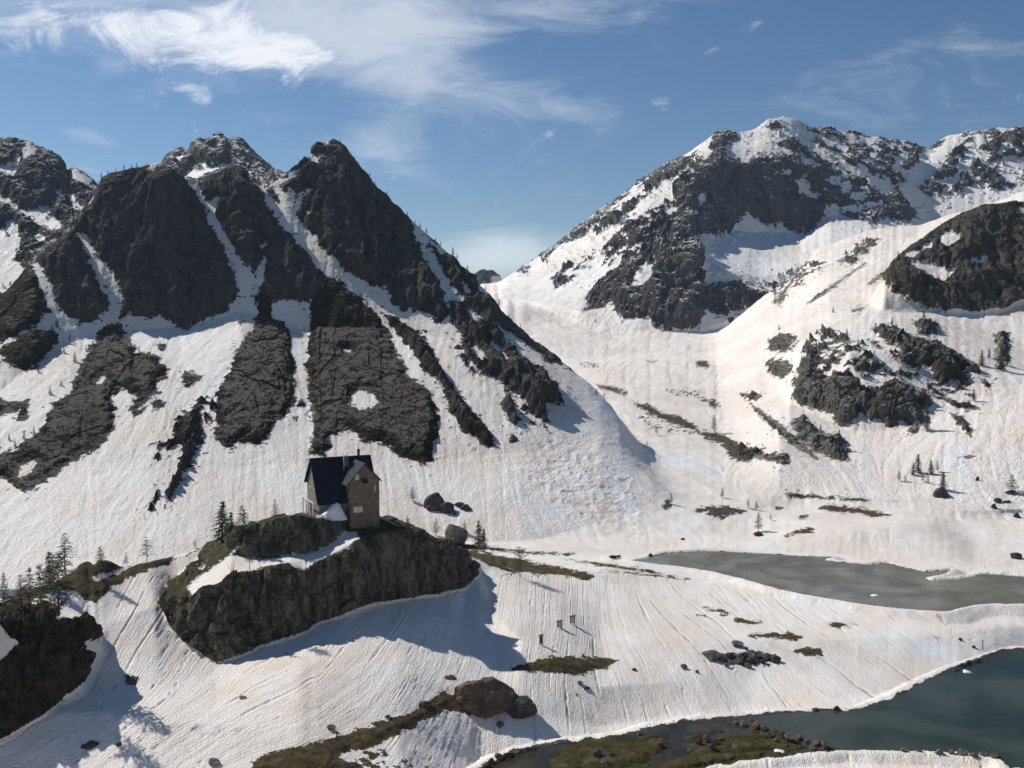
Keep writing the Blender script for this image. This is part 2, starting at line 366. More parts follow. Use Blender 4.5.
for p in [[(183,174),(200,168),(225,162),(232,163),(226,170),(212,175),(200,181),(186,179)],[(205,141),(213,135),(209,142),(206,146)],[(221,137),(234,136),(230,140)],[(178,158),(186,150),(190,147),(184,160),(180,167)],[(212,146),(216,144),(215,150)],[(240,145),(247,150),(244,153)],[(195,165),(206,162),(204,168)]]:
    rk(L,'h',2.2,p)
rk(L,'h',3,[(228,146),(246,156),(250,166),(238,162)],-3)
L='peak'
rk(L,0,3,[(524,264),(535,250),(555,238),(575,224),(592,218),(594,230),(582,238),(565,245),(550,255),(545,262),(540,258),(530,264)])
rk(L,0,2,[(514,271),(520,264),(530,266),(525,274)])
rk(L,0,4,[(553,275),(560,270),(575,262),(590,255),(600,250),(615,238),(625,228),(640,218),(650,212),(662,206),(668,212),(660,225),(650,232),(640,245),(625,252),(612,260),(600,262),(585,268),(578,275),(565,283),(555,285),(552,280)])
rk(L,0,4,[(588,222),(600,206),(612,200),(620,190),(632,183),(642,176),(655,164),(665,157),(690,156),(700,165),(690,172),(670,180),(655,190),(640,200),(632,215),(620,222),(605,230),(595,235)])
rk(L,'h',3,[(605,215),(620,200),(635,190),(650,182),(645,193),(625,208),(610,218)])
rk(L,0,3.5,[(685,178),(700,168),(710,154),(712,135),(722,124),(734,128),(740,136),(728,142),(724,148),(727,160),(745,163),(768,160),(793,158),(785,150),(775,145),(790,141),(805,146),(818,155),(838,165),(855,175),(868,180),(878,192),(880,200),(872,205),(862,207),(850,205),(842,208),(835,202),(828,207),(822,215),(815,225),(808,232),(800,233),(790,228),(780,222),(772,226),(768,228),(760,222),(750,218),(740,210),(738,225),(730,232),(720,236),(705,236),(695,235),(690,240),(680,245),(672,255),(668,245),(672,225),(675,210),(672,195),(678,185)])
rk(L,0,4,[(662,245),(672,253),(680,246),(698,242),(702,255),(700,270),(705,285),(712,290),(725,282),(740,285),(752,292),(768,292),(770,302),(750,305),(722,318),(705,312),(698,325),(680,333),(655,328),(645,318),(632,320),(620,316),(612,303),(595,310),(583,311),(590,292),(605,280),(622,265),(645,252)])
rk(L,0,2,[(768,126),(774,121),(780,122),(784,126),(776,128)])
rk(L,0,4,[(805,130),(812,124),(830,122),(855,127),(868,130),(890,132),(915,138),(927,146),(922,155),(915,165),(905,170),(905,180),(900,190),(892,193),(888,183),(880,178),(868,172),(855,165),(840,158),(825,150),(815,142)])
rk(L,0,3,[(880,197),(895,192),(905,205),(918,212),(915,220),(900,222),(885,220),(875,224),(860,220),(850,218),(840,212),(860,213),(875,210),(885,206)])
rk(L,0,4,[(924,148),(935,138),(945,130),(960,126),(985,124),(1010,122),(1030,121),(1290,90),(1290,185),(1024,182),(1010,190),(995,192),(985,182),(970,187),(955,193),(940,197),(925,195),(915,190),(925,180),(940,170),(945,155),(940,150),(932,154)])
for p in [[(948,133),(962,131),(962,145),(945,162),(930,176),(918,188),(910,188),(925,165),(938,150)],[(973,136),(985,134),(977,160),(960,180),(943,192),(955,172),(965,155)],[(1003,165),(1024,156),(1030,175),(1012,182),(1003,176)],
          [(995,150),(1005,140),(1008,148),(998,160)],[(893,160),(905,150),(908,156),(898,170),(890,176)],[(700,195),(708,190),(704,205),(696,212)],[(858,195),(866,186),(868,192),(862,200)],[(820,140),(828,136),(834,142),(826,148)],[(678,275),(695,274),(698,278),(682,280)],[(674,288),(690,287),(688,291),(676,291)],
          [(640,270),(652,258),(660,262),(650,275),(640,285),(632,288)],[(722,180),(732,172),(730,180),(724,186)],[(800,185),(812,183),(808,190),(798,192)],[(838,190),(848,182),(850,190),(842,196)],[(830,176),(845,170),(850,178),(838,182)]]:
    rk(L,'h',3.5,p)
rk(L,0,8,[(590,295),(640,245),(665,240),(665,280),(640,310),(605,312)],-5)
rk(L,0,8,[(640,235),(670,200),(675,160),(700,150),(705,180),(680,250),(655,262)],-4)
rk(L,'h',7,[(805,128),(930,140),(920,170),(890,190),(840,180),(790,160)],-3.4)
rk(L,'h',7,[(925,140),(1030,120),(1290,100),(1290,180),(920,195)],-3.6)
rk(L,'h',6,[(760,165),(830,180),(860,200),(830,210),(790,200)],-4.2)
rk(L,'h',6,[(590,225),(640,180),(700,155),(690,185),(620,260),(560,280)],-3.2)
rk(L,0,6,[(768,282),(800,262),(832,258),(832,268),(800,284),(772,300)],-4)
rk('far_peak',0,2,[(460,300),(470,262),(482,258),(500,262),(508,282),(500,290)])
rk('far_peak','h',2,[(492,276),(505,274),(505,290),(495,290)])
L='crag'
rk(L,0.15,3,[(884,276),(890,258),(905,242),(925,230),(940,218),(965,205),(985,198),(1005,195),(1290,160),(1290,430),(1024,357),(1012,342),(1005,324),(993,325),(988,335),(980,345),(965,345),(955,340),(938,330),(932,320),(938,310),(928,308),(905,298),(898,292),(885,285)])
for p in [[(940,236),(950,233),(960,235),(958,242),(948,246),(940,243)],[(909,260),(925,262),(938,268),(955,271),(945,281),(930,276),(912,268)],[(962,260),(975,256),(990,262),(995,268),(980,268),(965,264)],[(1018,206),(1032,204),(1032,214),(1022,215)],[(905,256),(918,248),(935,241),(928,250),(912,258)]]:
    rk(L,'h',2,p)
L='hill'
rk(L,0.2,3.5,[(792,378),(797,370),(805,358),(815,350),(820,365),(827,378),(835,370),(850,370),(855,380),(862,388),(880,388),(888,380),(895,378),(905,382),(915,388),(925,390),(930,395),(932,405),(922,412),(925,420),(918,432),(912,434),(905,425),(895,425),(885,425),(878,420),(870,422),(860,415),(850,425),(842,427),(832,418),(825,412),(812,412),(802,405),(793,400),(795,390)])
rk(L,0.1,3,[(768,340),(780,333),(795,335),(798,340),(790,350),(775,353),(768,350)])
rk(L,0.1,3,[(768,363),(780,360),(790,362),(793,370),(785,378),(775,375),(768,370)])
rk(L,0.5,4,[(872,328),(885,325),(900,328),(915,335),(930,340),(945,345),(955,352),(968,360),(980,368),(978,375),(965,372),(972,382),(965,385),(950,382),(940,388),(935,380),(930,370),(922,365),(910,360),(900,350),(890,345),(880,338)])
rk(L,0.5,3,[(913,320),(925,318),(938,322),(936,334),(920,335)])
rk(L,0.1,3,[(848,355),(862,356),(872,362),(866,372),(855,372)])
rk(L,0.1,2.5,[(882,350),(872,344),(869,340),(876,341)])
rk(L,0.2,3,[(790,422),(802,415),(812,422),(820,430),(830,435),(840,438),(848,450),(849,460),(835,461),(822,456),(812,450),(800,440),(794,430)])
rk(L,0.8,1.5,[(742,396),(750,400),(760,408),(772,417),(785,427),(800,440),(815,453),(822,463),(812,459),(795,448),(780,436),(768,425),(755,412)],-1)
rk(L,0.5,2.5,[(947,410),(955,414),(965,420),(972,430),(970,436),(962,430),(955,420)])
rk(L,0.5,2.5,[(940,388),(948,396),(955,402),(968,400),(976,405),(980,410),(965,411),(950,405),(940,398)])
rk(L,0.8,3,[(995,330),(1005,328),(1010,340),(1008,362),(1000,374),(995,362)])
rk(L,0.6,2,[(978,378),(985,376),(992,385),(985,388)])
rk(L,0.1,7,[(800,350),(820,332),(835,330),(850,337),(870,350),(890,368),(900,380),(850,372),(815,372)],-2.5)
rk(L,0.4,7,[(900,345),(940,365),(975,395),(940,400),(905,375),(880,360)],-3)
rk(L,0.2,6,[(838,260),(855,247),(866,241),(880,237),(876,246),(862,254),(850,264)],-1.5)
rk(L,0.2,7,[(768,290),(790,268),(818,258),(832,262),(805,282),(775,302)],-3)
rk(L,0.2,1.2,[(805,303),(825,289),(845,275),(865,260),(867,262),(848,278),(828,293),(808,305)],-.6)
rk(L,0.2,1.2,[(776,302),(783,292),(792,279),(794,281),(786,294),(779,304)])
rk(L,0.2,2,[(868,284),(878,275),(887,271),(885,275),(874,283)],-.5)
rk(L,0.2,2,[(852,310),(860,306),(864,308),(860,313),(853,313)])
rk(L,0.3,2.5,[(820,330),(832,326),(838,330),(830,338),(822,336)])
rk(L,0.5,2,[(957,456),(975,455),(973,458),(958,459)],-.5)
G='ground'
def both(kind, amp, pts, bias=0.0):
    for q in ('ground','hill','massif'):
        rk(q,kind,amp,pts,bias)
both(0.6,3,[(632,402),(648,404),(660,412),(680,416),(697,425),(702,432),(690,430),(672,425),(655,417),(640,410)],-.6)
both(0.6,2,[(597,386),(612,388),(628,393),(625,396),(612,392),(598,389)])
both(0.5,6,[(630,415),(660,410),(700,428),(690,440),(650,430)],-4.5)
both(0.5,4,[(695,430),(712,432),(725,436),(740,444),(752,448),(765,452),(785,456),(788,462),(775,463),(758,458),(748,464),(735,460),(722,447),(705,438)])
both(0.5,2,[(695,362),(705,361),(711,366),(707,370),(697,368)])
both(0.5,3,[(740,394),(755,393),(762,397),(755,401),(745,400)])
both(0.5,3,[(702,400),(715,400),(720,406),(712,408)],-.5)
both(0.5,5,[(665,390),(700,392),(700,399),(670,397)],-3)
both(0.5,5,[(645,360),(660,361),(658,366),(648,365)],-2)
both(0.5,5,[(575,358),(600,364),(600,372),(580,368)],-3)
both(0.8,1.5,[(784,493),(800,494),(830,497),(870,499),(871,501),(830,500),(786,496)])
both(0.9,2,[(820,507),(835,505),(860,508),(880,513),(892,516),(875,517),(855,513),(830,511),(820,509)])
both(0.9,1.5,[(785,533),(800,529),(815,528),(813,532),(795,535),(785,536)])
both(0.4,3,[(698,510),(712,506),(728,508),(747,511),(735,515),(722,519),(708,513)],.3)
both(0.9,1.5,[(800,515),(808,515),(806,519),(799,519)])
both(0.4,1.5,[(776,507),(785,508),(783,510),(776,510)])
both(0.4,2,[(660,505),(668,500),(672,507),(664,510)])
rk(G,0.9,2,[(455,545),(480,552),(510,557),(540,564),(575,570),(597,576),(590,580),(570,577),(540,573),(515,572),(490,565),(465,556)])
rk(G,0.9,1.5,[(440,537),(455,540),(487,549),(484,553),(462,549)])
rk(G,0.9,1,[(488,546.5),(530,551),(575,552.5),(575,554),(530,554),(490,550)],-.3)
rk(G,0.9,1,[(560,558),(600,562),(650,569),(668,574),(650,573),(600,566)],-.6)
rk(G,0.9,1,[(600,570),(640,572),(690,577),(690,579),(640,575)],-.6)
rk(G,0.4,1.5,[(610,556),(618,555),(622,558),(612,559)])
rk(G,1.0,2,[(513,669),(530,662),(550,657),(575,656),(600,657),(619,660),(612,666),(595,671),(575,674),(550,672),(530,671)])
rk(G,0.9,1.5,[(742,636),(765,633),(790,633),(803,637),(795,640),(770,637)])
rk(G,0.9,1.5,[(792,650),(805,646),(820,650),(822,655),(805,655)])
rk(G,0.6,1.5,[(704,607),(722,608),(733,613),(728,616),(712,611)])
rk(G,0.6,1.5,[(730,617),(745,619),(764,622),(750,624),(738,622)])
rk(G,0.6,1.2,[(696,614),(706,616),(700,617)])
rk(G,0.9,1.2,[(825,625),(840,623),(857,626),(840,628)])
rk(G,0.4,2.5,[(716,656),(735,652),(760,652),(775,656),(772,662),(755,666),(735,663)],.3)
rk(G,0.5,1.2,[(445,677),(455,675),(455,679),(446,680)])
rk(G,0.1,1.5,[(126,678),(132,677),(139,677),(138,682),(132,684)])
rk(G,0.1,1.5,[(82,746),(92,742),(96,744),(86,749)])
rk(G,0.95,2.5,[(235,775),(262,757),(285,748),(300,745),(330,738),(360,728),(395,716),(425,704),(446,690),(462,700),(480,712),(470,716),(450,708),(436,714),(420,722),(400,733),(385,742),(360,750),(352,760),(375,775)])
rk(G,0.9,5,[(360,750),(400,745),(430,757),(440,775),(360,775)],-3)
rk(G,'h',2,[(338,757),(352,750),(362,756),(350,762)])
rk(G,0.95,2,[(-260,620),(0,600),(30,583),(60,568),(80,554),(95,548),(108,550),(122,560),(140,562),(172,552),(175,562),(148,570),(135,576),(120,583),(110,584),(112,590),(103,597),(95,602),(82,600),(75,590),(50,592),(20,605),(0,612),(-260,640)])
rk(G,'h',1.2,[(92,577),(110,571),(130,566),(122,573),(108,577),(96,582)])
rk(G,0.8,2,[(185,556),(195,548),(208,538),(228,532),(236,536),(225,546),(215,543),(200,549)],0)
L='left_crag'
rk(L,0.1,2,[(-262,600),(0,608),(50,605),(92,612),(103,622),(104,638),(85,641),(82,650),(90,658),(84,668),(84,683),(72,691),(62,701),(47,716),(32,725),(0,745),(-262,790)])
rk(L,'h',2,[(-20,625),(0,625),(13,637),(17,642),(8,655),(0,659),(-20,655)])
rk(L,'h',2,[(58,618),(64,606),(90,606),(92,612),(80,616)],1)
L='knoll'
rk(L,0.1,2,[(140,600),(150,560),(200,525),(250,505),(400,505),(490,550),(495,600),(455,610),(215,680),(150,640)],3)
rk(L,'h',1.5,[(187,588),(192,582),(198,578),(204,572),(212,566),(222,560),(232,554),(250,556),(262,557),(290,556),(310,553),(325,546),(338,537),(345,532),(357,532),(359,537),(350,546),(340,552),(325,558),(312,564),(303,570),(297,566),(280,563),(262,568),(245,571),(232,571),(222,581),(210,585),(200,591),(193,598)])
rk(L,'h',1,[(231,550),(236,545),(244,544),(240,549),(235,552)])
rk(L,'h',1,[(198,570),(201,566),(206,562),(204,570)])
rk(L,'h',1.2,[(316,517),(322,511),(345,509),(347,517),(330,520)])

shape = X.shape
Rk = np.full(shape, -40.0, np.float32)
Kd = np.zeros(shape, np.float32)
# wobble noise, finer where the land is nearer (metres scale with the survey distance of each layer)
refD = np.array([REFD[n] for n in NAMES], float)[LID]
sc = F / refD / 9.0
wob = fbm(X * sc, Y * sc, Z * sc, 5, 3, 0.62).astype(np.float32)
wob2 = fbm(X * sc * .8 + 50, Y * sc * .8, Z * sc * .8, 4, 31, 0.6).astype(np.float32)
for layer, kind, amp, bias, pts in RK:
    li = NAMES.index(layer)
    P = np.array(pts, float)
    mg = 14
    m = (LID == li) & (PX > P[:, 0].min() - mg) & (PX < P[:, 0].max() + mg) & (PY > P[:, 1].min() - mg) & (PY < P[:, 1].max() + mg)
    if layer == 'ground':
        m &= (Y > 110)
    if not m.any():
        continue
    d = sdf(PX[m], PY[m], P)
    if bias < -2:
        d = np.minimum(d, 2.5)            # broken ground: only the noise decides inside
    if kind == 'h':
        d = d + 2.2 * amp * wob2[m] + bias
        Rk[m] = np.minimum(Rk[m], -d)
    else:
        d = d + 2.2 * amp * wob[m] + bias
        r0 = Rk[m]; k0 = Kd[m]
        Kd[m] = np.where(d > r0, kind, k0)
        Rk[m] = np.maximum(r0, d)
Kd = blur(Kd, 2)
# odd stones melting out round the edges of the rock (never on the near lakeside snow)
far = np.isin(LID, [NAMES.index(n) for n in ('massif', 'peak', 'hill', 'far_left')])
nearrock = sstep(-22, -2, Rk)
st = vnoise(X * sc * 3.2, Y * sc * 3.2, Z * sc * 3.2, 77)
Rk = np.where(far & (st > 0.93 - 0.33 * nearrock) & (Rk < 0) & (nearrock > 0.15), 0.9, Rk)

# ------------------------------------------------------------------ lakes and the wet meadow: outlines on their level planes, in metres
def on_plane(pts, zp):
    out = []
    for px, py in pts:
        a = (px - 512) / F; b = (384 - py) / F
        k = zp / (b * cp - sp)
        out.append((a * k, (cp + b * sp) * k))
    return out
FARLAKE = on_plane([(632,561),(650,557),(668,553),(700,551),(730,552),(760,553.5),(800,556),(832,557),(822,560),(840,562),(870,564.5),(888,563),(903,567),(925,572),(950,570),(945,574),(925,578),(930,581),(965,578),(990,574),(1024,577),(1300,580),(1300,602),
                    (1024,604),(985,604),(965,607),(950,611),(938,612),(915,610),(890,608),(860,604),(830,599),(800,594),(778,589),(760,584),(740,578),(715,572),(685,567),(655,564)], ZF)
NEARLAKE = on_plane([(1300,640),(1024,650),(1005,650),(990,656),(975,662),(955,668),(942,674),(925,682),(905,692),(885,702),(870,708),(850,711),(820,711),(800,712),(770,714),(757,716),(768,726),(785,733),(808,742),(832,748),(870,750),(920,750),(960,752),(1000,756),(1010,768),(1300,768)], ZN)
MEADOW = on_plane([(462,790),(480,770),(500,760),(520,750),(545,746),(570,742),(600,739),(625,736),(650,728),(680,723),(705,719),(735,717),(752,716),(765,724),(785,733),(808,741),(832,747),(828,750),(800,753),(770,757),(735,762),(700,767),(640,790)], ZN)
def plane_sdf(poly, ymin, ymax):
    out = np.full(shape, -60.0)
    P = np.array(poly)
    m = (LID == 0) & (Y > ymin) & (Y < ymax) & (X > P[:, 0].min() - 25) & (X < P[:, 0].max() + 25)
    out[m] = sdf(X[m], Y[m], P)
    return out
shore_n = 0.45 * fbm(X * .5, Y * .5, Z * 0, 4, 5)
sF = plane_sdf(FARLAKE, 195, 300) + shore_n
sN = plane_sdf(NEARLAKE, 120, 215) + shore_n
sM = plane_sdf(MEADOW, 120, 175) + 1.3 * shore_n
g = LID == 0
def bank(Z, s, zp, lip, keep):
    # inside: sink below the water; outside: a melting snow edge that stands up out of it
    ins = zp - 0.25 - 0.35 * np.clip(s, 0, 6)
    out = zp + lip * np.clip(-s / 0.8, 0, 1) + keep * np.clip(-s - 0.3, 0, 400)
    near = (s > -12)
    Z = np.where(g & (s > 0), ins, Z)
    lo_ = zp + lip * np.clip(-s / 0.8, 0, 1) - 0.45 * np.clip(-s - 1.5, 0, 20)
    hi_ = zp + lip * np.clip(-s / 0.8, 0, 1) + keep * np.clip(-s, 0, 40) + .12 * np.clip(-s, 0, 40) ** 2
    zz = np.where(s < 0, np.maximum(np.minimum(Z, hi_), lo_), Z)
    return np.where(g & near, zz, Z)
Z = bank(Z, sF, ZF, 0.35, 0.30)
sNM = np.maximum(sN, sM)
Z = bank(Z, sNM, ZN, 0.14, 0.30)
# meadow: turf hummocks and gravel standing just out of the shallow water
hm = fbm(X * .28, Y * .5, Z * 0, 4, 11)
HUM = on_plane([(560,760),(580,750),(610,744),(640,741),(665,742),(672,748),(660,756),(630,762),(590,768),(560,768)], ZN)
HUM2 = on_plane([(690,742),(720,736),(750,735),(790,740),(780,750),(740,752),(700,750)], ZN)
HUM3 = on_plane([(650,768),(700,758),(760,753),(825,748),(832,750),(770,760),(700,769),(660,775)], ZN)
hs = np.full(shape, -9.0)
for q in (HUM, HUM2, HUM3):
    m = sM > -1
    hs[m] = np.maximum(hs[m], sdf(X[m], Y[m], np.array(q)))
mead = g & (sM > 0.0) & (sN < 0.8)
hh = np.clip(sstep(-2.6, 1.0, hs + 3.0 * hm) * 0.62 - 0.24 + 0.30 * hm, -0.5, 0.5)
Z = np.where(mead, ZN + np.where(sM < .5, np.minimum(hh, .05), hh), Z)
Rk = np.where(mead, 6, Rk); Kd = np.where(mead, 1.0, Kd)
# dark rim at the water's edge: wet bank and painted undercut shade
Rk = np.where(g & (sNM + 1.1 * shore_n > -0.6) & (sM < 0.6), np.maximum(Rk, 2), Rk)
Kd = np.where(g & (sN > -0.7) & (sM < 0), 0.35, Kd)
Rk = np.where(g & (sF > -0.45) & (PY < 580), np.maximum(Rk, 2), Rk)
Kd = np.where(g & (sF > -0.7), 0.6, Kd)

# level ground for the house
HO = np.array(world(311, 460, 188.0)[:2]); TH = math.radians(26)
HBASE = -35.1
hx = (X - HO[0]) * math.cos(TH) + (Y - HO[1]) * math.sin(TH)
hy = -(X - HO[0]) * math.sin(TH) + (Y - HO[1]) * math.cos(TH)
kk_ = LID == NAMES.index('knoll')
fp = np.minimum(np.minimum(hx + 1.2, 13.2 - hx), np.minimum(hy + 5.6, 6 - hy))
fpt = np.minimum(np.minimum(hx - 4.6, 12.6 - hx), hy + 7.6)
Z = np.where(kk_ & (fp > 0), np.minimum(Z, HBASE + .1), Z)
Z = np.where(kk_ & (fpt > 0) & (hy < -4), np.minimum(Z, HBASE - 1.7), Z)
# ------------------------------------------------------------------ relief
def normals(X, Y, Z):
    ax, ay, az = np.gradient(X, axis=0), np.gradient(Y, axis=0), np.gradient(Z, axis=0)
    bx, by, bz = np.gradient(X, axis=1), np.gradient(Y, axis=1), np.gradient(Z, axis=1)
    nx, ny, nz = ay * bz - az * by, az * bx - ax * bz, ax * by - ay * bx
    L = np.sqrt(nx * nx + ny * ny + nz * nz) + 1e-9
    return nx / L, ny / L, nz / L
mpp = Y / F                                        # metres a pixel spans here
nx, ny, nz = normals(X, Y, Z)
nx, ny, nz = blur(nx, 2), blur(ny, 2), blur(nz, 2)
# downhill streaks: random grain dragged along the fall line (melt runnels, avalanche tracks)
Zf = blur(Z.copy(), 8)
Xi, Yi = np.gradient(X, axis=0), np.gradient(Y, axis=0)
Xj, Yj = np.gradient(X, axis=1), np.gradient(Y, axis=1)
Zi, Zj = np.gradient(Zf, axis=0), np.gradient(Zf, axis=1)
det = Xi * Yj - Xj * Yi
det = np.where(np.abs(det) < 1e-6, 1e-6, det)
gx = (Zi * Yj - Zj * Yi) / det
gy = (-Zi * Xj + Zj * Xi) / det
gl = np.sqrt(gx * gx + gy * gy) + 1e-6
di = (gx * Yj - gy * Xj) / det / gl
dj = (-gx * Yi + gy * Xi) / det / gl
dl = np.sqrt(di * di + dj * dj) + 1e-9
di, dj = di / dl, dj / dl
di, dj = blur(di, 10), blur(dj, 10)
dl = np.sqrt(di * di + dj * dj) + 1e-9
di, dj = di / dl, dj / dl
I0, J0 = np.meshgrid(np.arange(NC, dtype=float), np.arange(NR, dtype=float), indexing='ij')
# close to the camera the melt runnels follow the small lie of the land: a surveyed field of directions
RUN = [(60,740,32),(200,720,28),(300,690,32),(300,740,25),(380,640,55),(450,650,72),(560,600,88),(530,720,97),(620,700,106),(700,690,118),(740,690,125),(120,600,58),(90,650,62),(180,640,52),(430,700,60),
       (900,650,150),(820,640,150),(700,620,140),(650,650,122),(980,620,155),(930,625,152),(560,650,80),(850,690,140),(250,600,45),(400,600,60)]
wsum = 0; cs2 = 0; sn2 = 0
for a_, b_, an in RUN:
    w_ = 1.0 / ((PX - a_) ** 2 + (1.6 * (PY - b_)) ** 2 + 400) ** 1.5
    wsum = wsum + w_; cs2 = cs2 + w_ * math.cos(math.radians(an)); sn2 = sn2 + w_ * math.sin(math.radians(an))
l2 = np.sqrt(cs2 ** 2 + sn2 ** 2) + 1e-12; cs2, sn2 = cs2 / l2, sn2 / l2
PYj = np.gradient(PY, axis=1); PYj = np.where(np.abs(PYj) < .15, -.15, PYj)
mi, mj = -cs2 / 1.25, np.clip(sn2 / PYj, -3, 3)
wr = ((LID == 0) & (PY > 575) & (Y < 236)).astype(float)
wr = blur(wr, 4)
di = di * (1 - wr) + mi * wr; dj = dj * (1 - wr) + mj * wr
def samp(A, I, J):
    I = np.clip(I, 0, NC - 1.001); J = np.clip(J, 0, NR - 1.001)
    i = I.astype(int); j = J.astype(int); u = I - i; w_ = J - j
    return (A[i, j] * (1 - u) * (1 - w_) + A[i + 1, j] * u * (1 - w_) + A[i, j + 1] * (1 - u) * w_ + A[i + 1, j + 1] * u * w_)
def streaks(A, n):
    """line integral along the fall line, by doubling"""
    ai, aj = di.copy(), dj.copy()
    for _ in range(n):
        A = 0.5 * (A + samp(A, I0 + ai, J0 + aj))
        bi, bj = samp(ai, I0 + ai, J0 + aj), samp(aj, I0 + ai, J0 + aj)
        ai, aj = ai + bi, aj + bj
    return A
n1 = rng.standard_normal(shape)
n2 = blur(rng.standard_normal(shape), 3)
n3 = blur(rng.standard_normal(shape), 40)
S1 = streaks(n1, 4); S1 /= S1.std()
def local_norm(A):
    A = A - blur(A.copy(), 60)
    return A / (np.sqrt(blur(A * A, 60)) + 1e-6)
S2 = local_norm(streaks(n2 / n2.std(), 7))
S3 = streaks(n3 / n3.std(), 6); S3 /= S3.std()
n4 = blur(rng.standard_normal(shape), 5); S2b = streaks(n4 / n4.std(), 5); S2b /= S2b.std()
H = np.zeros(shape)
RO = sstep(-0.5, 3.0, Rk)                          # rockiness
# rock stands proud of the snow
lay_bulge = np.array([dict(ground=.5, massif=2.4, far_left=3, back_peak=3, peak=4, far_peak=2, hill=2.4, crag=1, knoll=0, left_crag=0)[n] for n in NAMES])[LID]
lay_rough = np.array([dict(ground=.25, massif=4.6, far_left=5, back_peak=6, peak=11, far_peak=8, hill=4.2, crag=7, knoll=2.1, left_crag=1.8)[n] for n in NAMES])[LID]
lay_size = np.array([dict(ground=3, massif=26, far_left=35, back_peak=45, peak=60, far_peak=60, hill=15, crag=34, knoll=8.5, left_crag=5.5)[n] for n in NAMES])[LID]
k_ = 1.0 / lay_size
vz = np.array([dict(ground=1, massif=.38, far_left=.6, back_peak=.6, peak=.5, far_peak=1, hill=.7, crag=.6, knoll=.30, left_crag=.5)[n] for n in NAMES])[LID]
r1 = fbm(X * k_, Y * k_ * .5, Z * k_ * vz, 5, 21, 0.55, ridged=True)
r2 = fbm(X * k_ * 2.3 + 9, Y * k_ * 1.4, Z * k_ * vz * 2, 4, 41, 0.6)
def worley(x, y, z, seed):
    fx, fy, fz = np.floor(x).astype(np.int64), np.floor(y).astype(np.int64), np.floor(z).astype(np.int64)
    f1 = np.full(x.shape, 9.0, np.float32); f2 = f1.copy(); cid = f1 * 0
    for dx in (-1, 0, 1):
        for dy in (-1, 0, 1):
            for dz in (-1, 0, 1):
                a, b_, c = fx + dx, fy + dy, fz + dz
                h1, h2, h3 = _h(a, b_, c, seed), _h(a, b_, c, seed + 1), _h(a, b_, c, seed + 2)
                d = np.sqrt((a + .5 + .45 * h1 - x) ** 2 + (b_ + .5 + .45 * h2 - y) ** 2 + (c + .5 + .45 * h3 - z) ** 2)
                near = d < f1
                f2 = np.where(near, f1, np.minimum(f2, d)); cid = np.where(near, h1 * .5 + h2 * .5, cid)
                f1 = np.where(near, d, f1)
    return f1, f2, cid
rm = Rk > -1
wx = X + lay_size * .25 * vnoise(X * k_ * 2, Y * k_ * 2, Z * k_ * 2, 5)
def block(mul, seed):
    out = np.zeros(shape)
    f1, f2, cid = worley((wx * k_ * mul)[rm], (Y * k_ * mul * .7)[rm], (Z * k_ * vz * mul)[rm], seed)
    out[rm] = np.clip((f2 - f1) * 2.2, 0, 1) * .5 + cid * .9
    return out
bl = block(1.3, 201) + .45 * block(3.4, 301) - .3
ridge_px = {n: [q for q in LAY[n][k] if q[0] != 'w'] for n, k in (('massif', 4), ('back_peak', 2), ('far_left', 3), ('peak', 5), ('far_peak', 1), ('crag', 3))}
skyl = np.ones(shape)
for n_, L_ in ridge_px.items():
    yy_ = np.interp(PX, [q[0] for q in L_], [q[1] for q in L_])
    skyl = np.where(LID == NAMES.index(n_), .25 + .75 * sstep(0, 24, PY - yy_), skyl)
r3 = fbm(X * k_ * 5.5, Y * k_ * 4, Z * k_ * vz * 4.5, 4, 141, 0.62, ridged=True)
lay_b = np.array([dict(ground=1, massif=.75, far_left=.7, back_peak=.6, peak=.55, far_peak=.4, hill=1.0, crag=.7, knoll=1.1, left_crag=1.1)[n] for n in NAMES])[LID]
hm2 = np.isin(LID, [NAMES.index(n) for n in ('hill', 'massif', 'ground')])
RO = np.where(hm2, sstep(-.5, 3, Rk) * (.25 + .75 * sstep(0, 8, Rk)), RO)
H += RO * (lay_bulge * sstep(0, 12, Rk) + lay_rough * (0.45 * r1 + 0.4 * r2 + .26 * r3 + lay_b * .55 * bl)) * skyl
# ribs and clefts that run down the fall line, then splintered edges at the finest scale
rib = np.array([dict(ground=0, massif=1.0, far_left=.9, back_peak=.9, peak=.8, far_peak=.4, hill=.35, crag=.6, knoll=.8, left_crag=.6)[n] for n in NAMES])[LID]
H += RO * rib * mpp * (2.6 * np.abs(S3) + 1.3 * S2b + .35 * S1) * (.35 + .65 * skyl)
q_ = sc * 9 / 5.0
spl = fbm(X * q_, Y * q_ * .7, Z * q_ * .8, 3, 171, .7, ridged=True)
H += RO * mpp * np.select([LID == NAMES.index('ground'), LID == NAMES.index('knoll')], [.3, .75], 1.3) * spl
turf = sstep(.4, .8, Kd)
flat = sstep(.72, .92, nz)
damp = np.where(LID == NAMES.index('massif'), 1 - .62 * turf, 1 - 0.5 * turf)
H = H * damp
kn = np.isin(LID, [NAMES.index('knoll')])
H = np.where(kn, H * (1 - .75 * flat), H)
hl = LID == NAMES.index('hill')

H = np.where(kk_ & ((fp > -.6) | ((fpt > -.6) & (hy < 0))), H * .1, H)
